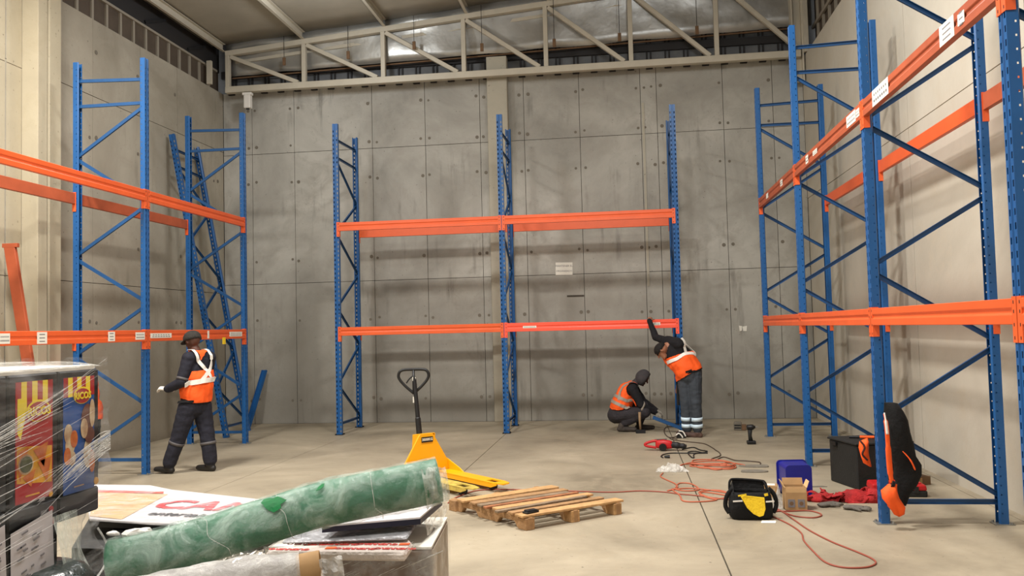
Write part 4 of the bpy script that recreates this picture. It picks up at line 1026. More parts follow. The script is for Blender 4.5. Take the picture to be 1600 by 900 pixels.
def band(P, a, b, t, r, wd, m, name='reflective_band'):
    """ring of tape round a limb at fraction t"""
    a = V(a); b = V(b); c = a+(b-a)*t; d = (b-a).normalized(); s_ = d.cross(V((0, 1, 0))).normalized(); u = d.cross(s_)
    rs = []
    for dz in (-wd/2, wd/2): rs.append([])
    g = MB(); N = 20; ring0 = []; ring1 = []
    for k in range(N):
        dirn = s_*math.cos(2*PI*k/N)+u*math.sin(2*PI*k/N)
        for rr, dz in ((ring0, -wd/2), (ring1, wd/2)):
            p0 = c+d*dz; h = P.bvh.ray_cast(p0+dirn*(r*1.9), -dirn)
            q = h[0] if h[0] is not None and (h[0]-p0).length < r*1.8 else p0+dirn*r
            rr.append(q+dirn*.006)
    g.rings([ring0, ring1], cap=False); o = g.build(name, m, P.root, smooth=True); s2 = o.modifiers.new('s', 'SOLIDIFY'); s2.thickness = .004
band(W1, (.015, -.23, 1.13), sh0, .15, .08, .03, M['tape_dull'])
band(W1, (-.09, -.10, .46), (-.215, -.10, .14), .25, .10, .035, M['tape_dull'])
band(W1, (.185, .08, .46), (.225, .08, .15), .35, .10, .035, M['tape_dull'])
# cap with brim
def cap(P, m, scale=1.0, brim=True, name='cap', back=0.0):
    k = P.k*scale; g = MB(); rs = []
    for j in range(8):
        a = j/7*PI/2; rr = math.cos(a); hh_ = math.sin(a)
        rs.append([P.hc+P.hf*((-.005)*k+.107*k*rr*math.cos(t))+P.hr*(.096*k*rr*math.sin(t))+P.hu*(.040*k+.085*k*hh_) for t in [2*PI*i/20 for i in range(20)]])
    low = [p-P.hu*.03*k for p in rs[0]]
    g.rings([low]+rs, cap=False); o = g.build(name, m, P.root, smooth=True); s2 = o.modifiers.new('s', 'SOLIDIFY'); s2.thickness = .005
    if brim:
        pts = [P.hc+P.hf*(.06*k+(.115*k)*math.cos(t))+P.hr*(.078*k*math.sin(t))+P.hu*(.022*k-.012*math.cos(t)) for t in [-PI/2+PI*i/12 for i in range(13)]]
        MB().prism(pts, P.hu*.006).build('brim', m, o)
    return o
cap(W1, mat('washed_black_cap', (52, 48, 44), .9, 0, 20, .2, bump=.4), 1.06)
# ---------------------------------------------------------------- bending worker
W2 = Person((.93, 13.12, 0), 'person in orange vest bending over, one arm raised to the red-orange beam')
su = V((.45, .75, -.5)).normalized()
hipL, hipR = V((-.06, .03, .90)), V((.08, -.03, .90))
W2.limb((.01, 0, .93), (.02, 0, .97), .165, .165, 'legs', (1, 0, 0), 1.12)
W2.limb((0, 0, .98), (-.08, .03, 1.14), .165, .17, 'torso', (.8, .2, .5), 1.15)
W2.limb((-.08, .03, 1.14), (-.20, .07, 1.33), .16, .12, 'torso', (.7, .3, .6), 1.35)
s0 = V((-.30, .14, 1.44)); s1 = V((-.13, -.05, 1.40))
W2.limb(s0, s1, .085, .09, 'upper'); W2.limb((-.2, .06, 1.36), s0, .11, .08, 'upper')
W2.limb((-.25, .05, 1.40), (-.33, .03, 1.34), .062, .058, 'skin')
W2.head((-.385, .0, 1.30), (-.55, .1, -.85), (-.75, .1, .6), 1.0)
el = V((-.46, .32, 1.50)); wr_ = V((-.545, .50, 1.765))
W2.limb(s0, el, .07, .055, 'upper'); W2.limb(el, wr_, .056, .038, 'upper')
W2.hand(wr_, (.1, .75, .35), (.1, .5, -.85), .7)
W2.limb(s1, (-.10, -.02, 1.10), .07, .055, 'upper'); W2.limb((-.10, .1, 1.10), (-.13, .36, .78), .052, .036, 'upper')
W2.limb((-.10, -.02, 1.10), (-.10, .1, 1.10), .055, .052, 'upper')
W2.hand((-.135, .38, .75), (-.1, .5, -.8), (.1, -.8, -.5), .9)
for h, kx, ax in ((hipL, -.055, -.05), (hipR, .085, .10)):
    kn = V((kx, h.y-.03, .50)); an_ = V((ax, h.y, .14))
    W2.limb(h, kn, .115, .088, 'legs'); W2.limb(kn, an_, .086, .078, 'legs')
W2.boot((-.05, .03, .09), (-.17, .16, .045)); W2.boot((.10, -.03, .09), (-.06, .02, .042))
m2 = {'torso': M['black_top'], 'upper': M['black_top'], 'legs': M['grey_trouser'], 'skin': M['skin_mid'], 'boot': mat('brown_boot', (92, 70, 62), .7, 0, 10, .2)}
W2.finish(m2)
def torso_t(c, a, b): d = b-a; return (c-a).dot(d)/d.length_squared
ta, tb_ = V((.0, 0, .98)), V((-.20, .07, 1.36))
W2.shell('vest', ('torso', 'upper', 'legs'), lambda c: -.12 < torso_t(c, ta, tb_) < .60-.5*(c.x+.05) and (c-(ta+(tb_-ta)*torso_t(c, ta, tb_))).length < .26, .014, M['hivis'], lumps=.02)
W2.strap([(-.27, .0, 1.13), (-.20, -.16, 1.18), (-.08, -.18, 1.27), (.02, -.12, 1.28), (.1, .0, 1.22)], .05, .026, M['reflect'])
W2.strap([(-.10, -.10, 1.48), (-.02, -.14, 1.38), (-.02, -.16, 1.27)], .045, .020, M['reflect'])
W2.strap([(-.02, .1, 1.50), (.05, .05, 1.40), (.12, .02, 1.25)], .045, .020, M['reflect'])
W2.strap([(-.06, -.2, .98), (.04, -.2, 1.01)], .03, .026, M['black_cloth'], 'hem_tab')
W2.strap([(-.15, -.13, .92), (0, -.18, .98), (.14, -.14, 1.02), (.19, .0, 1.03)], .035, .012, M['black_cloth'], 'belt')
for h, kx, ax in ((hipL, -.055, -.05), (hipR, .085, .10)):
    kn = V((kx, h.y-.03, .50)); an_ = V((ax, h.y, .14))
    for t_ in (.62, .90): band(W2, kn, an_, t_, .10, .055, M['reflect_blue'])
cap(W2, M['hair'], .98, False, 'hair')
loft([((-.36, .1, 1.26), (.02, 0, 0), (0, .02, 0)), ((-.33, .08, 1.2), (.05, 0, 0), (0, .04, 0)), ((-.30, .06, 1.12), (.05, 0, 0), (0, .04, 0)), ((-.27, .05, 1.05), (.02, 0, 0), (0, .02, 0))], 12, .02, 14, 2).build('vest_flap', M['hivis'], W2.root, smooth=True)
MB().tube([(-.15, .33, .78), (-.15, .36, .45)], .022, 8).build('held_tool', M['dark_steel'], W2.root)
# ---------------------------------------------------------------- crouching worker
W3 = Person((.02, 13.98, 0), 'person crouching in charcoal hood and orange vest with grey bands')
su = V((.2, 1, 0))
W3.limb((-.15, 0, .30), (-.12, 0, .40), .155, .155, 'torso', su, 1.15)
W3.limb((-.12, 0, .40), (-.01, 0, .64), .155, .125, 'torso', su, 1.35)
s0 = V((.075, -.17, .68)); s1 = V((.075, .16, .70))
W3.limb(s0, s1, .085, .085, 'upper'); W3.limb((.0, 0, .64), (.06, 0, .70), .12, .09, 'torso', su, 1.2)
W3.limb((.08, 0, .73), (.16, 0, .80), .065, .06, 'hoodie')
W3.head((.23, -.01, .845), (.80, -.10, -.55), (.4, 0, .85), 1.0)
el = V((.20, -.20, .43)); wr_ = V((.42, -.12, .30))
W3.limb(s0, el, .082, .06, 'upper'); W3.limb(el, wr_, .058, .042, 'upper'); W3.hand(wr_+V((.01, 0, -.005)), (.8, -.1, -.5), (-.1, .4, -.9), .7, 'glove')
el = V((.24, .20, .46)); wr_ = V((.44, .08, .32))
W3.limb(s1, el, .08, .06, 'upper'); W3.limb(el, wr_, .058, .042, 'upper'); W3.hand(wr_+V((.01, 0, -.005)), (.8, -.2, -.5), (-.1, -.4, -.9), .7, 'glove', -1)
W3.limb((-.20, 0, .26), (-.16, 0, .30), .145, .15, 'legs', su, 1.15)
kn = V((.25, -.17, .31)); W3.limb((-.17, -.09, .26), kn, .125, .092, 'legs'); W3.limb(kn, (-.06, -.13, .15), .09, .07, 'legs')
W3.boot((-.12, -.13, .10), (.09, -.15, .04))
kn = V((.27, .17, .38)); W3.limb((-.17, .09, .27), kn, .12, .09, 'legs'); W3.limb(kn, (.17, .15, .14), .088, .07, 'legs')
W3.boot((.17, .15, .10), (.38, .12, .04))
m3 = {'torso': M['black_top'], 'upper': M['black_top'], 'legs': mat('dark_grey_trousers', (52, 48, 52), .9, 0, 6, .2, bump=.6), 'skin': M['skin_dark'], 'hoodie': M['hood'], 'boot': mat('scuffed_boot', (70, 62, 56), .8, 0, 10, .25), 'glove': mat('pale_glove', (150, 144, 132), .9, 0, 20, .2)}
W3.finish(m3)
ta3, tb3 = V((-.17, 0, .30)), V((.05, 0, .72))
W3.shell('vest', ('torso', 'upper'), lambda c: -.02 < torso_t(c, ta3, tb3) < 1.15 and (c-s0-V((.03, -.03, -.02))).length > .13 and (c-s1-V((.03, .03, -.02))).length > .13 and c.x < .14 and abs(c.y) < .23, .014, M['hivis'], lumps=.008)
for t_ in (.30, .52):
    c = ta3+(tb3-ta3)*t_; W3.strap([c+V((.12, -.19, -.02)), c+V((.04, -.22, -.02)), c+V((-.10, -.18, .04)), c+V((-.18, 0, .08)), c+V((-.1, .2, .04))], .05, .024, M['reflect_grey'])
W3.strap([(-.14, -.17, .50), (-.11, -.14, .62), (-.01, -.10, .74), (.08, -.08, .80)], .04, .024, M['reflect_grey'])
band(W3, el*0+V((.20, -.20, .43)), V((.42, -.12, .30)), .1, .07, .03, M['reflect_grey'])
k = 1.0; g = MB(); rs = []
for j in range(10):
    a = j/9; ang = -.9+a*2.5
    c = W3.hc+W3.hf*(-.01)+W3.hu*.015
    rad = .122; ring = []
    for i in range(20):
        t_ = 2*PI*i/20
        ring.append(c-W3.hf*(rad*math.sin(ang)-.02)+(W3.hu*math.cos(t_)*1.12+W3.hr*math.sin(t_)*.92)*rad*max(.05, math.cos(ang)))
    rs.append(ring)
rs[0] = [p+W3.hf*.01 for p in rs[0]]
g.rings(rs[1:], cap=False); o = g.build('hood', M['hood'], W3.root, smooth=True); o.modifiers.new('s', 'SOLIDIFY').thickness = .008
W3.strap([(.02, -.12, .78), (.09, -.14, .73), (.15, -.1, .70)], .06, .02, M['hood'], 'hood_neck'); 
# ---------------------------------------------------------------- fourth worker, mostly behind the wrapped stack
pz = at(137, 733, 10.35)
W4 = Person((pz.x-.03, pz.y, 0), 'person almost hidden behind the wrapped stack, sliver of orange vest and dark leg showing', -.75)
W4.limb((-.03, 0, .84), (-.02, 0, .88), .13, .135, 'legs', (.3, 1, 0), 1.2)
W4.limb((-.05, 0, .92), (-.22, .0, 1.08), .14, .15, 'torso', (0, 1, 0), 1.2); W4.limb((-.22, 0, 1.08), (-.40, 0, 1.12), .14, .12, 'torso', (0, 1, 0), 1.4)
W4.limb((-.45, -.17, 1.13), (-.45, .17, 1.13), .08, .08, 'torso'); W4.limb((-.48, 0, 1.12), (-.57, 0, 1.13), .06, .055, 'skin')
W4.head((-.65, 0, 1.14), (-.7, 0, -.7), (-.7, 0, .7), 1.0)
for sd in (-1, 1):
    W4.limb((-.45, .18*sd, 1.12), (-.48, .22*sd, .86), .07, .055, 'torso'); W4.limb((-.48, .22*sd, .86), (-.62, .14*sd, .66), .055, .04, 'torso')
    W4.hand((-.63, .13*sd, .65), (-.6, -.1*sd, -.7), (.5, 0, -.7), .6, 'skin', sd)
    W4.limb((-.01, .09*sd, .80), (.0+.01*sd, .10*sd, .46), .105, .078, 'legs'); W4.limb((.0+.01*sd, .10*sd, .46), (.02, .10*sd, .14), .075, .062, 'legs')
    W4.boot((.02, .10*sd, .09), (-.16, .11*sd, .042))
W4.finish({'torso': M['navy'], 'legs': M['black_cloth'], 'skin': M['skin_dark'], 'boot': M['shoe']})
W4.shell('vest', ('torso', 'legs'), lambda c: c.x > -.5 and (c.z > .64) and abs(c.y) < .2, .014, M['hivis'], lumps=.01)
cap(W4, M['black_matte'], 1.0, False, 'hair')
# ================================================================== foreground: wrapped stack and the low pallet of goods
# tall stack: side face lies in the plane x = SX and runs away from the camera
SX = -1.90
ts = empty('wrapped_stack', (SX-.5, 2.465, 0), 0, 'tall film-wrapped stack of black printed snack cartons at the left edge', 'wrapped pallet')
def S(y, z, off=0.): return V((SX+off, y, z))-ts.location
Y0, Y1, ZTs = 2.30, 3.14, 1.600
# two rows of cartons
for (a, b) in ((2.30, 2.665), (2.67, 2.905), (2.91, 3.13)):
    for (c, d) in ((1.16, 1.575), (.76 if b < 3 else 1.07, 1.155)):
        o = MB().box(-.48, .5, a-2.7, b-2.7, c, d).build('black_carton', M['black_gloss'], ts, bevel=.006)
MB().box(-.48, .47, Y0-2.7, 2.86-2.7, .30, .75).build('dark_carton', mat('dark_green_carton', (34, 50, 46), .5), ts, bevel=.006)
MB().box(-.48, .5, Y0-2.7, 3.0-2.7, .13, .29).build('dark_carton', M['black_matte'], ts, bevel=.006)
MB().box(-.48, .49, Y0-2.75, 3.12-2.7, 1.575, 1.59).build('top_sheet', M['white_plastic'], ts)
for k in range(5): MB().box(-.5+k*.22, -.36+k*.22, Y0-2.7, 3.15-2.7, 0, .10).build('pallet_board', M['kraft_dark'], ts)
# printed fronts
def panel(y0, y1, z0, z1, cols, food, stripes_y=True):
    m_b, m_d = cols
    P = lambda y, z, o: S(y, z, o)
    g = MB()
    def quad(ya, yb, za, zb, o, m_, nm='print'):
        g2 = MB().box(SX+o-ts.location.x, SX+o+.001-ts.location.x, ya-2.7, yb-2.7, za, zb); g2.build(nm, m_, pn)
    pn = MB().box(.5, .501, y0-2.7, y1-2.7, z0, z1).build('printed_panel', m_b, ts)
    return pn
red = mat('print_red', (168, 32, 34), .4, 0, 6, .1); blue = mat('print_blue', (26, 78, 150), .4, 0, 4, .12); ylw = mat('print_yellow', (232, 206, 40), .4); ylo = mat('print_gold', (224, 160, 40), .4, 0, 14, .2)
chip = mat('print_chip', (208, 120, 48), .5, 0, 20, .25, rgb2=(160, 70, 30)); cream = mat('print_cream', (206, 186, 150), .5, 0, 18, .2, rgb2=(150, 110, 80)); choc = mat('print_chocolate', (110, 66, 52), .5, 0, 18, .2); dip = mat('print_dip', (92, 96, 66), .5, 0, 30, .3)
def poly(pn, pts, off, m_, nm='print'):
    MB().prism([V((.5+off, y-2.7, z)) for y, z in pts], (.0006, 0, 0)).build(nm, m_, pn)
def ell(cy, cz, ry, rz2, n=18, rot=0): return [(cy+ry*math.cos(2*PI*k/n+rot), cz+rz2*math.sin(2*PI*k/n+rot)) for k in range(n)]
p1 = panel(2.70, 2.875, 1.17, 1.552, (red, None), None)
for k in range(7):
    a = 2.70+.175*k/7; poly(p1, [(a, 1.47+.01), (a+.175/7, 1.47+.01), (a+.175/7, 1.552), (a, 1.552)], .0012, ylw if k % 2 else red)
poly(p1, [(2.708, 1.39), (2.722, 1.37), (2.75, 1.46), (2.75, 1.5), (2.708, 1.5)], .0014, ylw)
poly(p1, ell(2.805, 1.455, .058, .036), .002, ylw); poly(p1, ell(2.805, 1.453, .053, .031), .003, red)
text('lettering', 'RICOS', .039, ylw, p1, (.505, .105, 1.453), (0, 1, 0), (0, 0, 1), bold=.0012)
poly(p1, [(2.70, 1.385), (2.875, 1.345), (2.875, 1.17), (2.70, 1.17)], .0012, red)
poly(p1, [(2.705, 1.35), (2.87, 1.335), (2.87, 1.215), (2.705, 1.235)], .0016, ylo)
for pts in ([(2.71, 1.33), (2.76, 1.345), (2.73, 1.28)], [(2.78, 1.33), (2.85, 1.35), (2.83, 1.27)], [(2.80, 1.29), (2.868, 1.30), (2.845, 1.22)], [(2.73, 1.25), (2.79, 1.27), (2.77, 1.215)], [(2.70, 1.30), (2.73, 1.28), (2.72, 1.24)]): poly(p1, pts, .0024, chip)
poly(p1, ell(2.745, 1.29, .035, .032), .003, cream); poly(p1, ell(2.745, 1.29, .029, .026), .0036, dip)
poly(p1, [(2.745, 1.187), (2.81, 1.187), (2.81, 1.192), (2.745, 1.192)], .002, ylo)
p2 = panel(2.93, 3.10, 1.155, 1.552, (blue, None), None)
for k in range(7):
    a = 2.93+.17*k/7; poly(p2, [(a, 1.485), (a+.17/7, 1.485), (a+.17/7, 1.552), (a, 1.552)], .0012, ylw if k % 2 else red)
poly(p2, ell(3.03, 1.487, .048, .030), .002, ylw); poly(p2, ell(3.03, 1.485, .044, .026), .003, red)
text('lettering', 'RICOS', .033, ylw, p2, (.505, .33, 1.485), (0, 1, 0), (0, 0, 1), bold=.001)
random.seed(4)
for cy, cz, ry, rz2, mm in ((2.955, 1.36, .022, .034, cream), (2.965, 1.32, .026, .03, cream), (2.985, 1.34, .02, .03, chip), (2.95, 1.285, .018, .03, chip), (2.975, 1.275, .02, .025, cream), (3.06, 1.40, .035, .055, choc), (3.085, 1.42, .015, .05, cream), (3.04, 1.37, .02, .035, cream), (3.07, 1.345, .028, .03, choc), (3.06, 1.28, .022, .05, cream), (3.085, 1.25, .016, .04, chip)):
    poly(p2, ell(cy, cz, ry, rz2), .0016+random.random()*.002, mm)
poly(p2, [(2.985, 1.173), (3.04, 1.173), (3.04, 1.177), (2.985, 1.177)], .002, cream)
for y, z, r, mm in ((3.11, 1.175, .013, ylo), (2.865, 1.175, .009, ylo), (2.868, 1.125, .010, red), (2.872, 1.085, .011, red)): 
    MB().cyl((.5, y-2.7, z), r, .003, 16, 'x').build('round_mark', mm, ts)
for y, z in ((2.82, 1.16), (2.83, 1.115), (2.81, 1.07)): MB().box(.5, .503, y-2.7-.012, y-2.7+.014, z, z+.012).build('small_mark', M['ink_grey'], ts)
# delivery papers under the film
def paper(y0, y1, z0, z1, nm, seed):
    random.seed(seed)
    pp_ = MB().prism([V((.515, y0-2.7, z0)), V((.515, y1-2.7, z0+.02)), V((.512, y1-.012-2.7, z1+.035)), V((.512, y0+.0-2.7, z1))], (.001, 0, 0)).build(nm, mat('grey_white_paper_%d' % seed, (196, 190, 192), .5, 0, 5, .08), ts)
    g = MB()
    for k in range(26):
        y = random.uniform(y0+.02, y1-.05)-2.7; z = random.uniform(z0+.03, z1-.01); L = random.uniform(.012, .03)
        g.bar((.5165, y, z), (.5165, y+L, z+L*.25), .001, .006)
    tag(g.build('print_smudge', M['ink_grey'], pp_), kind='stuff')
    g = MB()
    for (y, z) in ((.25, .2), (.55, .35)): g.bar((.5168, y0+(y1-y0)*y-2.7, z0+(z1-z0)*z), (.5168, y0+(y1-y0)*(y+.14)-2.7, z0+(z1-z0)*(z+.05)), .001, .01)
    tag(g.build('stamp', M['ink'], pp_), kind='stuff')
paper(2.665, 2.87, .78, 1.09, 'delivery_note', 1); paper(2.50, 2.652, .78, 1.09, 'delivery_note', 2)
# stretch film: a loose skin drawn over the side, flaring at the foot
film_m = film('stack_film', .0, .26, scl=(1, .35, 1.6), ns=7, amax=.5)
g = MB(); ny_, nz_ = 60, 56
def sk(y, z, s=1):
    out = .012+.012*noise.noise(V((y*4, z*9, 0)))
    return out
vs = []
for i in range(nz_+1):
    z = 1.615-.95*i/nz_
    fl_ = 0 if z > 1.12 else (-.10*(1-abs((z-1.0)/.12)) if z > .88 else 0)
    yend = 3.165+fl_*1.0+(0.06*max(0, (.95-z)/.2) if z < .95 else 0)
    for j in range(ny_+1):
        t = j/ny_
        if t < .8: y = Y0+(yend-Y0)*t/.8; x = .5
        elif t < .84: y = yend; x = .5-(t-.8)*.4
        else: y = yend+.01; x = .48-(t-.84)/.16*.95
        fo_ = .02*max(0, 1.0-z)*3 if t < .84 else 0
        n1 = .012+.010*noise.noise(V((x*3, y*5, z*14+y*7)))
        vs.append((x+(n1+fo_ if t < .84 else 0), y-2.7+(n1 if t >= .8 else 0), z+.004*noise.noise(V((y*9, z, 4)))))
g.add(vs, [(i*(ny_+1)+j, (i+1)*(ny_+1)+j, (i+1)*(ny_+1)+j+1, i*(ny_+1)+j+1) for i in range(nz_) for j in range(ny_)])
g.build('stretch_film', film_m, ts, smooth=True)
g = MB(); vs = []
for i in range(25):
    for j in range(19):
        t = i/24; u = j/18; z = 1.10-.30*t; ye = 3.15-.13*math.sin(min(1, t*1.4)*PI*.5)+.16*max(0, t-.45)
        y = 2.86+(ye-2.86)*u; x = .512+.07*t-.06*u*u+.010*noise.noise(V((y*30, z*5, 2)))
        vs.append((x, y-2.7, z))
g.add(vs, [(i*19+j, (i+1)*19+j, (i+1)*19+j+1, i*19+j+1) for i in range(24) for j in range(18)])
g.build('film_skirt', film('skirt_film', .25, .8, (214, 222, 212), scl=(1, 4, 1), ns=8, rough=.2), ts, smooth=True)
# top of the film, gathered over the edge
fm2 = film('film_top', .15, .75, (225, 222, 210), ns=10, rough=.3)
g = MB(); vs = []
for i in range(25):
    for j in range(41):
        x = -.5+1.01*i/24; y = Y0-.02+(3.15-Y0)*j/40; e = max(abs(i/12-1)**6, 0)
        vs.append((x, y-2.7, 1.606-.02*e+.006*noise.noise(V((x*6, y*9, 0)))))
g.add(vs, [(i*41+j, (i+1)*41+j, (i+1)*41+j+1, i*41+j+1) for i in range(24) for j in range(40)])
g.build('film_cover', fm2, ts, smooth=True)
# pulled folds of film: milky ropes and fans
fold_m = film('film_fold', .3, .85, (240, 238, 232), ns=30, rough=.25)
g = MB(); random.seed(21)
for k in range(20):       # fan from the left edge upwards to the right top
    y0 = 2.30; z0 = 1.33+random.uniform(-.03, .03); y1 = random.uniform(2.75, 3.14); z1 = 1.36+(y1-2.6)*.42+random.uniform(-.07, .03)
    P = [V((.527, y0+(y1-y0)*t-2.7, z0+(z1-z0)*(t**1.25)+.004*random.random())) for t in (0, .25, .5, .75, 1)]
    g.tube(P, [.0024, .002, .0014, .0008, .0003], 5)
for k in range(30):       # fan from the far edge down to the left
    y0 = 3.155; z0 = 1.34+random.uniform(-.06, .01); y1 = random.uniform(2.75, 3.05); z1 = z0-(y0-y1)*random.uniform(.2, .5)
    P = [V((.528, y0+(y1-y0)*t-2.7, z0+(z1-z0)*t+.01*math.sin(t*3))) for t in (0, .3, .6, 1)]
    g.tube(P, [.0016, .0016, .001, .0003], 5)
for k in range(18):
    y0 = 2.30; z0 = random.uniform(.95, 1.3); y1 = random.uniform(2.6, 3.1); z1 = z0+(y1-y0)*random.uniform(.12, .3)
    P = [V((.528, y0+(y1-y0)*t-2.7, z0+(z1-z0)*t+.008*math.sin(t*3+k))) for t in (0, .3, .6, 1)]
    g.tube(P, [.0008, .0012, .0008, .0003], 5)
tag(g.build('film_fold', fold_m, ts), kind='stuff')
MB().tube(smooth_pts([(.53, 2.62-2.7, .76), (.56, 2.85-2.7, .80), (.58, 3.02-2.7, .88), (.57, 3.07-2.7, .95), (.54, 3.06-2.7, 1.02)]), .004, 6).build('film_edge', fold_m, ts, smooth=True)
# flared foot of the wrap
loft([((.28, .15, z), (a, 0, 0), (0, b, 0)) for z, a, b in ((.5, .36, .18), (.80, .35, .17), (.86, .345, .165), (.90, .33, .155), (.93, .30, .14), (.945, .26, .11))], 30, .02, 7, 2, .5).build('wrap_foot', mat('smoky_wrap', (44, 54, 50), .25, 0, 8, .25, bump=.8, bump_s=14, spec=.7), ts, smooth=True)

# ---- low pallet of goods
def top_at(px, py, z): return ground(px, py, z)
lp = empty('carton_stack', (-1.3, 3.3, 0), 0, 'low brown cartons wrapped in clear film on a pallet in the foreground', 'wrapped pallet')
c1 = top_at(674, 855, .88); c2 = top_at(699, 808, .88)
sd_ = (c2-c1); sd_.z = 0; sdn = sd_.normalized(); ln = V((-1, -.02, 0)).normalized()
Bp = [c1, c2, c2+ln*.60, c1+ln*.64]
lo = lp.location
MB().prism([V((p.x, p.y, .13))-lo for p in Bp], (0, 0, .74)).build('brown_carton', mat('film_covered_carton', (128, 102, 82), .35, 0, 6, .2, spec=.6), lp, bevel=.008)
MB().prism([V((p.x, p.y, .872))-lo for p in [c1+ln*.0, c2, c2+ln*.59, c1+ln*.63]], (0, 0, .008)).build('carton_top', M['paper'], lp)
MB().prism([V((p.x, p.y, .14))-lo+V((.002, 0, 0)) for p in [c1+sdn*.01, c2-sdn*.01, c2-sdn*.01-V((.004, 0, 0)), c1+sdn*.01-V((.004, 0, 0))]], (0, 0, .72)).build('side_sheet', mat('pale_carton_side', (176, 160, 138), .5, 0, 8, .12), lp)
for k in range(5): MB().prism([V((p.x, p.y, 0))-lo for p in [c1+ln*(.0+.13*k), c2+ln*(.0+.13*k), c2+ln*(.08+.13*k), c1+ln*(.08+.13*k)]], (0, 0, .12)).build('pallet_board', M['kraft_dark'], lp)
g = MB(); vs = []; N1 = 50; N2 = 26      # film skin on the front and right side
path = [c1+ln*.64+V((0, -.012, 0)), c1+V((.004, -.012, 0)), c1+V((.014, 0, 0)), c2+V((.014, 0, 0))]
seg = [0]; 
for i in range(3): seg.append(seg[-1]+(path[i+1]-path[i]).length)
for i in range(N1+1):
    s_ = seg[-1]*i/N1
    k = 0
    while k < 2 and s_ > seg[k+1]: k += 1
    p = path[k]+(path[k+1]-path[k])*((s_-seg[k])/max(1e-6, seg[k+1]-seg[k]))
    for j in range(N2+1):
        z = .12+.765*j/N2; nn_ = .010*noise.noise(V((s_*5+z*6, z*5, 7)))
        vs.append(V((p.x+nn_, p.y-abs(nn_), z))-lo)
g.add(vs, [(i*(N2+1)+j, (i+1)*(N2+1)+j, (i+1)*(N2+1)+j+1, i*(N2+1)+j+1) for i in range(N1) for j in range(N2)])
g.build('stretch_film', film('pallet_film', .06, .6, scl=(1, 1, 1), ns=9, rough=.15), lp, smooth=True)
g = MB(); random.seed(3)
for k in range(26):
    x = random.uniform(.03, .6); z = random.uniform(.70, .86); L = random.uniform(.05, .16)
    p = c1+ln*x; g.tube([V((p.x, p.y-.022, z))-lo, V((p.x+L, p.y-.022, z+L*.45))-lo], [.0006, .0016], 4)
tag(g.build('film_fold', fold_m, lp), kind='stuff')
# crumpled film corner on the right
g = MB(); vs = []; n = 16
e0, e1, e2, e3 = top_at(662, 822, .93), top_at(694, 786, .93), top_at(700, 808, .89), top_at(668, 842, .885)
for i in range(n):
    for j in range(n):
        a, b = i/(n-1), j/(n-1); p = (e0*(1-a)+e1*a)*(1-b)+(e3*(1-a)+e2*a)*b
        vs.append(p+V((0, 0, .012+.03*noise.noise(V((a*5, b*5, 2)))+.02*(1-b)))-lo)
g.add(vs, [(i*n+j, (i+1)*n+j, (i+1)*n+j+1, i*n+j+1) for i in range(n-1) for j in range(n-1)])
g.build('film_corner', film('corner_film', .25, .8, (230, 226, 214), ns=14, rough=.2), lp)
# support cartons behind, under the white boards
bk = empty('dark_carton_row', (-1.6, 3.9, 0), 0, 'dark open carton frames under the white board, foam bits inside', 'box')
def quadprism(name, pxs, z, th, m_, parent, bevel=0):
    P = [top_at(a, b, z) for a, b in pxs]; l0 = parent.location if parent else V((0, 0, 0))
    return MB().prism([p-l0-V((0, 0, th)) for p in P], (0, 0, th)).build(name, m_, parent, bevel=bevel)
quadprism('dark_base', [(112, 856), (395, 866), (440, 812), (150, 792)], .86, .86, M['black_matte'], bk)
quadprism('dark_rim', [(170, 853), (290, 855), (285, 848), (172, 845)], .885, .03, M['black_plastic'], bk, .004)
quadprism('dark_rim', [(175, 836), (300, 832), (300, 824), (175, 826)], .89, .03, M['black_plastic'], bk, .004)
for (px, py, w_) in ((215, 838, .055), (180, 836, .03), (228, 832, .03)):
    p = top_at(px, py, .90)-bk.location
    loft([(p+V((0, 0, q*w_*.6)), (w_*math.sqrt(1.02-q*q), 0, 0), (0, w_*.6*math.sqrt(1.02-q*q), 0)) for q in (0, .4, .7, .95)], 10, .025, 30, px).build('foam_bits', M['white_plastic'], bk)
# white board with red letters
wbd = empty('white_board', top_at(300, 790, .935), 0, 'film-wrapped white board with large red letters and a tan sheet', 'board')
brd = [(140, 810), (250, 817), (300, 817), (430, 829), (476, 795), (455, 785), (380, 777), (270, 765), (235, 758), (160, 757), (130, 758)]
quadprism('board_panel', brd, .935, .012, mat('glossy_white_board', (214, 210, 210), .3, 0, 4, .06, spec=.6), wbd, .003)
quadprism('tan_sheet', [(140, 806), (190, 811), (262, 772), (150, 769)], .938, .002, mat('tan_kraft_sheet', (206, 172, 124), .35, 0, 5, .1), wbd)
quadprism('red_line', [(150, 768.5), (255, 770.5), (256, 768), (152, 765.5)], .940, .002, mat('red_stripe', (196, 70, 50), .4), wbd)
quadprism('under_board', [(150, 816), (255, 821), (428, 832), (470, 800), (170, 775)], .918, .02, M['black_gloss'], wbd)
q = wbd.location
X1 = (top_at(372, 800, .938)-top_at(252, 795, .938)).normalized(); Y1_ = (top_at(300, 775, .938)-top_at(292, 805, .938)).normalized(); Y1_ = (Y1_-X1*Y1_.dot(X1)).normalized()
text('lettering', 'CAN', .235, mat('red_print', (214, 52, 56), .35), wbd, top_at(322, 790.5, .938)-q, X1, Y1_, bold=.006, align='CENTER')
text('lettering', 'entertainment', .082, M['ink'], wbd, top_at(234, 802, .938)-q, X1, Y1_, align='LEFT', bold=.0015)
g = MB(); vs = []; n = 40; n2 = 14     # film over the board
ea, eb, ec, ed = top_at(140, 812, .945), top_at(432, 831, .945), top_at(476, 796, .945), top_at(135, 756, .945)
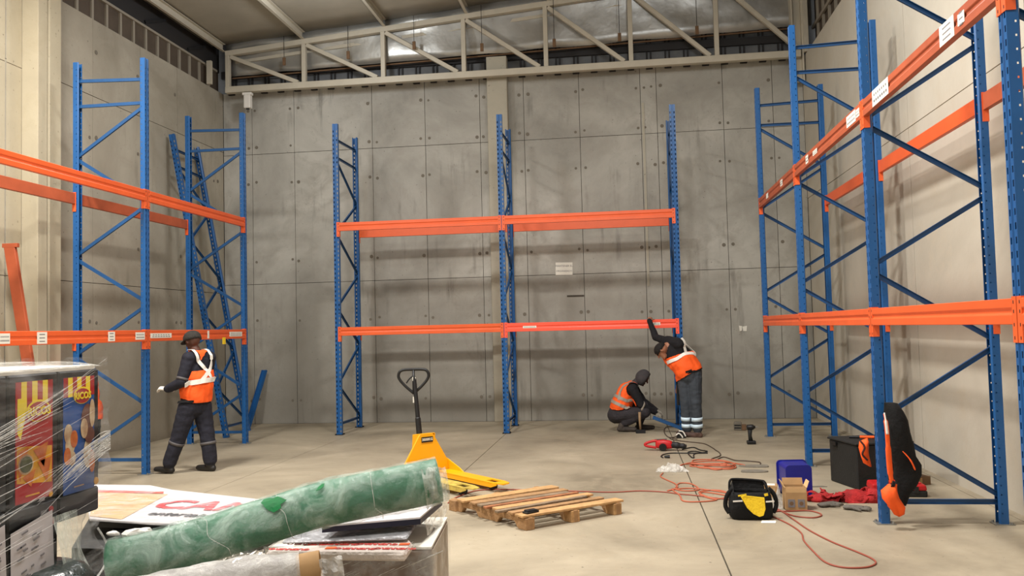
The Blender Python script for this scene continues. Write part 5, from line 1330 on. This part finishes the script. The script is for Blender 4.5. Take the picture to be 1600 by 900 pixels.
for i in range(n):
    for j in range(n2):
        a, b = i/(n-1), j/(n2-1); p = (ea*(1-a)+eb*a)*(1-b)+(ed*(1-a)+ec*a)*b
        vs.append(p+V((0, 0, .004+.012*noise.noise(V((a*9+b*4, b*5, 2)))))-q)
g.add(vs, [(i*n2+j, (i+1)*n2+j, (i+1)*n2+j+1, i*n2+j+1) for i in range(n-1) for j in range(n2-1)])
g.build('clear_film', film('board_film', .05, .55, (240, 240, 245), ns=16, scl=(.5, 1.5, 1), rough=.12), wbd, smooth=True)
# white boxes and foil sheet on the right
wp = empty('white_board', top_at(620, 790, .975), 0, 'white panel with dark edge and small barcode label under the green roll', 'board')
quadprism('panel_top', [(505, 821), (656, 808), (690, 779), (580, 771)], .985, .006, mat('white_glossy_panel', (216, 212, 214), .35, 0, 4, .05), wp)
quadprism('panel_edge', [(503, 823), (657, 810), (691, 781), (580, 771)], .978, .022, mat('navy_panel_edge', (34, 38, 62), .4), wp)
lbp = top_at(634, 793, .986)-wp.location
MB().frame(lbp, V((.045, .0, 0)), V((-.02, .045, 0)), (0, 0, .0006)).build('barcode_label', M['paper'], wp)
g = MB()
for k in range(9): g.frame(lbp+V((-.032+.008*k, -.012, .001)), (.0022, 0, 0), (-.005, .012, 0), (0, 0, .0003))
for k in range(2): g.frame(lbp+V((-.006, .012+.012*k, .001)), (.03, 0, 0), (0, .003, 0), (0, 0, .0003))
g.build('barcode', M['ink'], wp)
fs_ = empty('foil_sheet_pack', top_at(560, 830, .93), 0, 'silver foil-wrapped pack on top of the low cartons', 'pack')
silver = mat('silver_foil_wrap', (196, 196, 200), .32, .25, 14, .3, bump=1, bump_s=22)
quadprism('foil_pack', [(440, 846), (636, 840), (655, 813), (540, 806), (470, 824)], .932, .010, silver, fs_, .006)
gp = empty('printed_strip_pack', top_at(530, 855, .91), 0, 'white wrapped strip pack printed with small red lettering', 'pack')
quadprism('strip_pack', [(414, 862), (634, 864), (645, 848), (640, 842), (430, 855)], .915, .03, mat('crumpled_white_wrap', (220, 206, 196), .45, 0, 16, .1, bump=.6, bump_s=30), gp, .008)
redp = mat('small_red_print', (206, 66, 58), .5)
for (px, py, s_) in ((590, 850, 1), (556, 857, 1), (480, 850, 1), (452, 858, 1), (618, 857, 1), (530, 850, 1)):
    text('lettering', 'GUERRERO', .030, redp, gp, top_at(px, py, .9165)-gp.location, (-1, .02, 0), (0, -1, 0), bold=.001)
for (px, py) in ((541, 846), (517, 856), (632, 850)): 
    MB().frame(top_at(px, py, .917)-gp.location, (.018, .002, 0), (0, .012, 0), (0, 0, .0008)).build('orange_mark', M['hivis'], gp)
# green roll
R_ = .076
ctl = [(174, 881, 2.66), (271, 858, 2.72), (400, 819, 2.80), (500, 789, 2.86), (600, 768, 2.92), (686, 750, 2.98)]
W_ = [at(*c_) for c_ in ctl]; ga = W_[0]
gr_ = empty('green_roll', ga, 0, 'long green fabric roll wrapped in clear film lying across the foreground goods', 'roll')
gm = mat('green_roll_fabric', (20, 108, 70), .45, 0, 5, .22, bump=.6, bump_s=20, spec=.5)
PT = smooth_pts([p-ga for p in W_], 12); N = len(PT)-1; NR = 36
def roll_frame(i):
    d = (PT[min(i+1, N)]-PT[max(i-1, 0)]).normalized(); a = d.cross(V((0, 0, 1))).normalized(); return d, a, a.cross(d)
def rp_(i, ang, rr):
    d, a, b = roll_frame(i); return PT[i]+(a*math.cos(ang)+b*math.sin(ang))*rr
def AN(k): return 2*PI*k/NR
rs = [[rp_(i, AN(k), R_+.0025*noise.noise(V((i*.23, math.cos(AN(k))*2, math.sin(AN(k))*2)))) for k in range(NR)] for i in range(N+1)]
dE = roll_frame(N)[0]
rs.append([PT[N]+(p-PT[N])*.74 for p in rs[-1]]); rs.append([p-dE*.10 for p in rs[-1]])
MB().rings(rs).build('roll_body', gm, gr_, smooth=True)
fg = film('roll_film', .10, .62, (205, 228, 214), scl=(1, 1, 1), ns=9, rough=.16, dist=.8)
rs = [[rp_(i, AN(k), R_+.007+.006*noise.noise(V((i*.37+k*.15, math.cos(AN(k))*3, math.sin(AN(k))*3)))) for k in range(NR)] for i in range(N+1)]
MB().rings(rs, cap=False).build('clear_film', fg, gr_, smooth=True)
vs = []; g = MB(); n = 16
for i in range(n):
    for j in range(n):
        a, b = i/(n-1), j/(n-1); ang = -2.6+3.4*b; d, sa, sb_ = roll_frame(N)
        c = PT[N]-d*.06+d*(.085*a); rr = R_+.010+.018*noise.noise(V((a*4, b*6, 1)))-.015*a
        vs.append(c+(sa*math.cos(ang)+sb_*math.sin(ang))*rr)
g.add(vs, [(i*n+j, (i+1)*n+j, (i+1)*n+j+1, i*n+j+1) for i in range(n-1) for j in range(n-1)])
g.build('film_tail', film('tail_film', .3, .85, (222, 226, 216), ns=18, rough=.2), gr_)
def on_roll(px, py):
    d = ray(px, py).normalized(); best = None
    for i in range(500):
        p = CAM+d*(2.4+i*.004)-ga
        for q in PT:
            if (p-q).length < R_+.012: return p
    return PT[N//2]
def patch(pts, nm='torn_patch'):
    P = [on_roll(*p) for p in pts]
    def out(p):
        q = min(PT, key=lambda t: (t-p).length); i = PT.index(q); d = roll_frame(i)[0]
        v = (p-q); ax_ = d*v.dot(d); v = (v-ax_).normalized(); return q+ax_+v*(R_+.016)
    c = sum(P, V((0, 0, 0)))/len(P); n = len(P); g = MB()
    g.add([out(p) for p in P]+[out(p*.5+c*.5) for p in P]+[out(c)], [(i, (i+1) % n, (i+1) % n+n, i+n) for i in range(n)]+[(i+n, (i+1) % n+n, 2*n) for i in range(n)])
    o = g.build(nm, M['green_dark'], gr_); o.modifiers.new('s', 'SOLIDIFY').thickness = .002; o['label'] = 'bare green patch where the film is torn'
patch([(408, 787), (413, 782), (420, 780), (428, 780), (434, 777), (440, 779), (448, 782), (444, 786), (439, 789), (440, 794), (434, 798), (428, 801), (420, 798), (414, 794), (412, 790)])
patch([(494, 768), (498, 763), (503, 758), (508, 757), (506, 762), (500, 766)])
for (a, b) in ((17, 22), (29, 31), (46, 47)):
    P = [rp_(int(round(a+(b-a)*q/10)), 1.2-3.2*q/10, R_+.0135) for q in range(11)]
    MB().tube(smooth_pts(P, 3), .0010, 5).build('film_seam', fold_m, gr_, smooth=True)
# white wrapped roll with kraft core at the bottom
wa = top_at(400, 897, .80)+V((0, 0, .03)); wb_ = at(484, 884, 2.62)
wrl = empty('white_roll', at(486, 886, 2.60), 0, 'roll in milky plastic with open kraft cardboard core, at the bottom edge', 'roll')
d_ = V((-.93, -.30, -.12)).normalized(); a_ = d_.cross(V((0, 0, 1))).normalized(); b_ = a_.cross(d_)
def ring(c, r, n=24): return [c+(a_*math.cos(2*PI*k/n)+b_*math.sin(2*PI*k/n))*r for k in range(n)]
MB().rings([ring(V((0, 0, 0))-d_*.03, .046), ring(d_*.25, .046)], cap=False).build('cardboard_core', M['kraft'], wrl, smooth=True).modifiers.new('s', 'SOLIDIFY').thickness = .006
milky = film('milky_plastic', .45, .95, (206, 202, 196), ns=14, rough=.3)
rs = []
for i in range(20):
    t = i/19; r = .05+.022*min(1, t*4); rs.append([p+(p-(d_*(.03+.6*t))).normalized()*.008*noise.noise(p*22) for p in ring(d_*(.03+.6*t), r, 28)])
MB().rings(rs, cap=False).build('plastic_wrap', milky, wrl, smooth=True)
MB().rings([ring(d_*.04, .05), ring(d_*.6, .066)], cap=True).build('roll_stock', mat('grey_roll_stock', (150, 146, 142), .5), wrl, smooth=True)
vs = []; g = MB(); n = 10
for i in range(n):
    for j in range(n):
        a, b = i/(n-1), j/(n-1); p = -d_*(.03+.07*a)+b_*(.03-.10*b)+a_*(-.05+.02*noise.noise(V((a*4, b*4, 0)))); vs.append(p)
g.add(vs, [(i*n+j, (i+1)*n+j, (i+1)*n+j+1, i*n+j+1) for i in range(n-1) for j in range(n-1)])
g.build('plastic_tail', milky, wrl)
# crumpled silver film between roll and strip pack
cf = empty('crumpled_foil', top_at(370, 885, .88), 0, 'crumpled silver foil and film under the green roll', 'foil')
g = MB(); vs = []; n = 26
ea, eb, ec, ed = top_at(250, 930, .86), top_at(420, 905, .86), top_at(425, 858, .90), top_at(300, 880, .88)
for i in range(n):
    for j in range(n):
        a, b = i/(n-1), j/(n-1); p = (ea*(1-a)+eb*a)*(1-b)+(ed*(1-a)+ec*a)*b
        vs.append(p+V((0, 0, .035*abs(noise.noise(V((a*12+b*5, b*7, 2))))))-cf.location)
g.add(vs, [(i*n+j, (i+1)*n+j, (i+1)*n+j+1, i*n+j+1) for i in range(n-1) for j in range(n-1)])
g.build('foil_sheet', mat('bright_foil', (190, 184, 174), .2, .85), cf)
